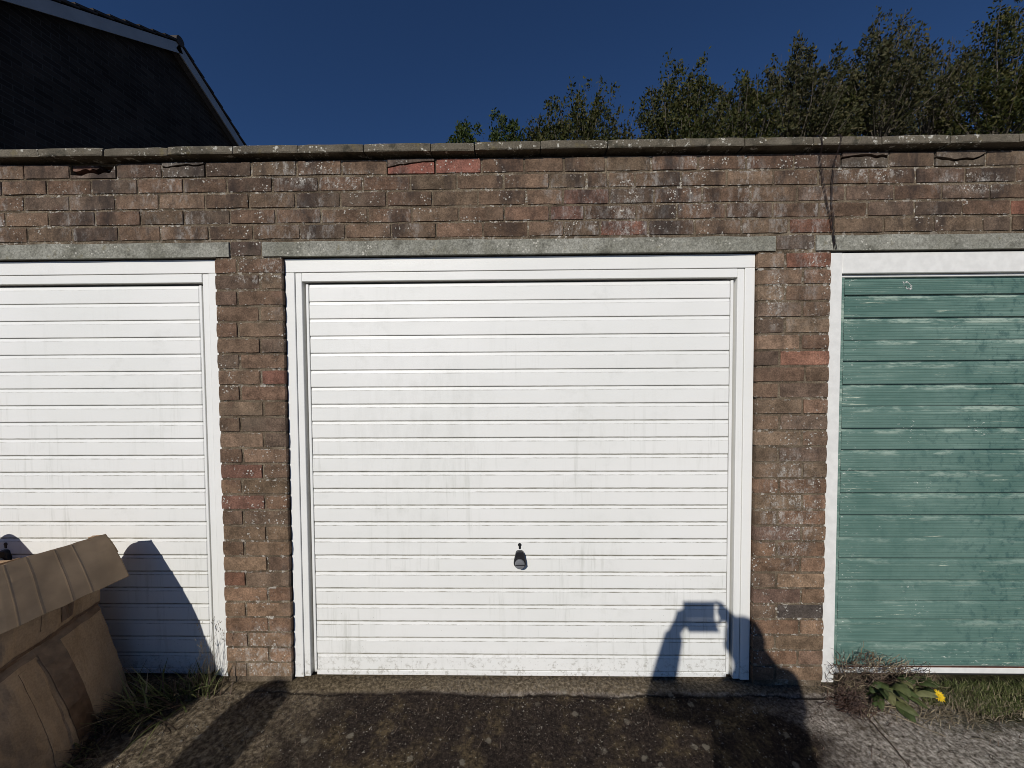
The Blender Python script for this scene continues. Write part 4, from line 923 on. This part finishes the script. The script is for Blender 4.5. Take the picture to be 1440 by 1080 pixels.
pL = Vector((-.068, CAM.y-.038, 1.462)); pR = Vector((.140, CAM.y-.034, 1.508))
body += hand(wrL, pL, 1, [((.005, .01, .02), (.008, .014, .045), (.030, .010, .060)), ((-.005, .012, .016), (-.006, .022, .034), (.020, .020, .040)), ((-.008, .012, .002), (-.010, .024, .012), (.016, .022, .014)), ((-.006, .010, -.012), (-.008, .022, -.010), (.014, .022, -.012)), ((.01, -.01, -.012), (.035, -.016, -.012), (.058, -.016, .002))])
body += hand(wrR, pR, -1, [((-.005, .01, .02), (-.022, .012, .042), (-.048, .008, .044)), ((.004, .012, .016), (.002, .022, .030), (-.016, .018, .034)), ((.008, .012, .0), (.008, .024, .004), (-.014, .020, .006)), ((.006, .010, -.014), (.006, .022, -.016), (-.014, .020, -.018)), ((-.01, -.01, -.018), (-.022, -.016, -.040), (-.036, -.016, -.046))])
bo = blob('body', body, 'skin', pe, .0055, [(HC, (.078, .098, .118)), (HC+Vector((0, .02, -.055)), (.060, .072, .062)), (HC+Vector((0, .100, -.015)), (.013, .020, .024)), (HC+Vector((-.08, 0, -.01)), (.012, .022, .03)), (HC+Vector((.08, 0, -.01)), (.012, .022, .03))])
for s in (-1, 1): blob('eye', [], 'shoe', pe, .003, [(HC+Vector((s*.032, .088, .005)), (.012, .008, .007))])
blob('mouth', [], 'skin', pe, .003, [(HC+Vector((0, .094, -.062)), (.024, .006, .007))])
blob('hair', [], 'hair', pe, .007, [(HC+Vector((0, -.014, .026)), (.087, .100, .105))])
jk = [((PX, PY, .93), (PX, PY+.01, 1.28), .165, .165), ((PX-.06, PY, .95), (PX-.07, PY, 1.30), .13, .125), ((PX+.06, PY, .95), (PX+.07, PY, 1.30), .13, .125), (shL, shR, .078, .078), ((PX, PY, 1.36), (PX, PY-.01, 1.48), .115, .080), ((PX+.06, PY, 1.36), (PX+.05, PY-.01, 1.455), .10, .07),
      (shL, elL, .075, .062), (shR, elR, .075, .062), (elL, wrL.lerp(elL, .12), .062, .044), (elR, wrR.lerp(elR, .12), .062, .044)]
blob('jacket', jk, 'jacket', pe, .009)
jn = []
for s in (0, 1): jn += [(hip[s], kn[s], .105, .072), (kn[s], an[s]+Vector((0, 0, .03)), .070, .058)]
jn.append((hip[0], hip[1], .11, .11)); blob('trousers', jn, 'jeans', pe, .010)
for s in (0, 1): blob('shoe', [(an[s]+Vector((0, -.03, -.06)), an[s]+Vector((0, .17, -.068)), .042, .034)], 'shoe', pe, .007)
ph = thing('smartphone', 'smartphone in an open wallet case held up in both hands', 'phone', PH+Vector((0, 0, -.045)))
MB().box(PH.x-.075, PH.x+.075, PH.y-.004, PH.y+.004, PH.z-.038, PH.z+.044).build('phone_body', 'glass', ph, bevel=.003)
MB().box(PH.x-.078, PH.x+.078, PH.y-.0075, PH.y-.0045, PH.z-.041, PH.z+.047).build('case', 'leather', ph, bevel=.001)
x0, x1 = PH.x-.074, PH.x+.078; y0, z0 = PH.y-.008, PH.z-.041
V = [(x0, y0, z0), (x1, y0, z0), (x1, y0-.050, z0-.030), (x0, y0-.050, z0-.030)]; V += [(x, y-.002, z-.003) for x, y, z in V]
MB().add(V, [(0, 1, 2, 3), (7, 6, 5, 4), (0, 4, 5, 1), (1, 5, 6, 2), (2, 6, 7, 3), (3, 7, 4, 0)]).build('case_flap', 'leather', ph)
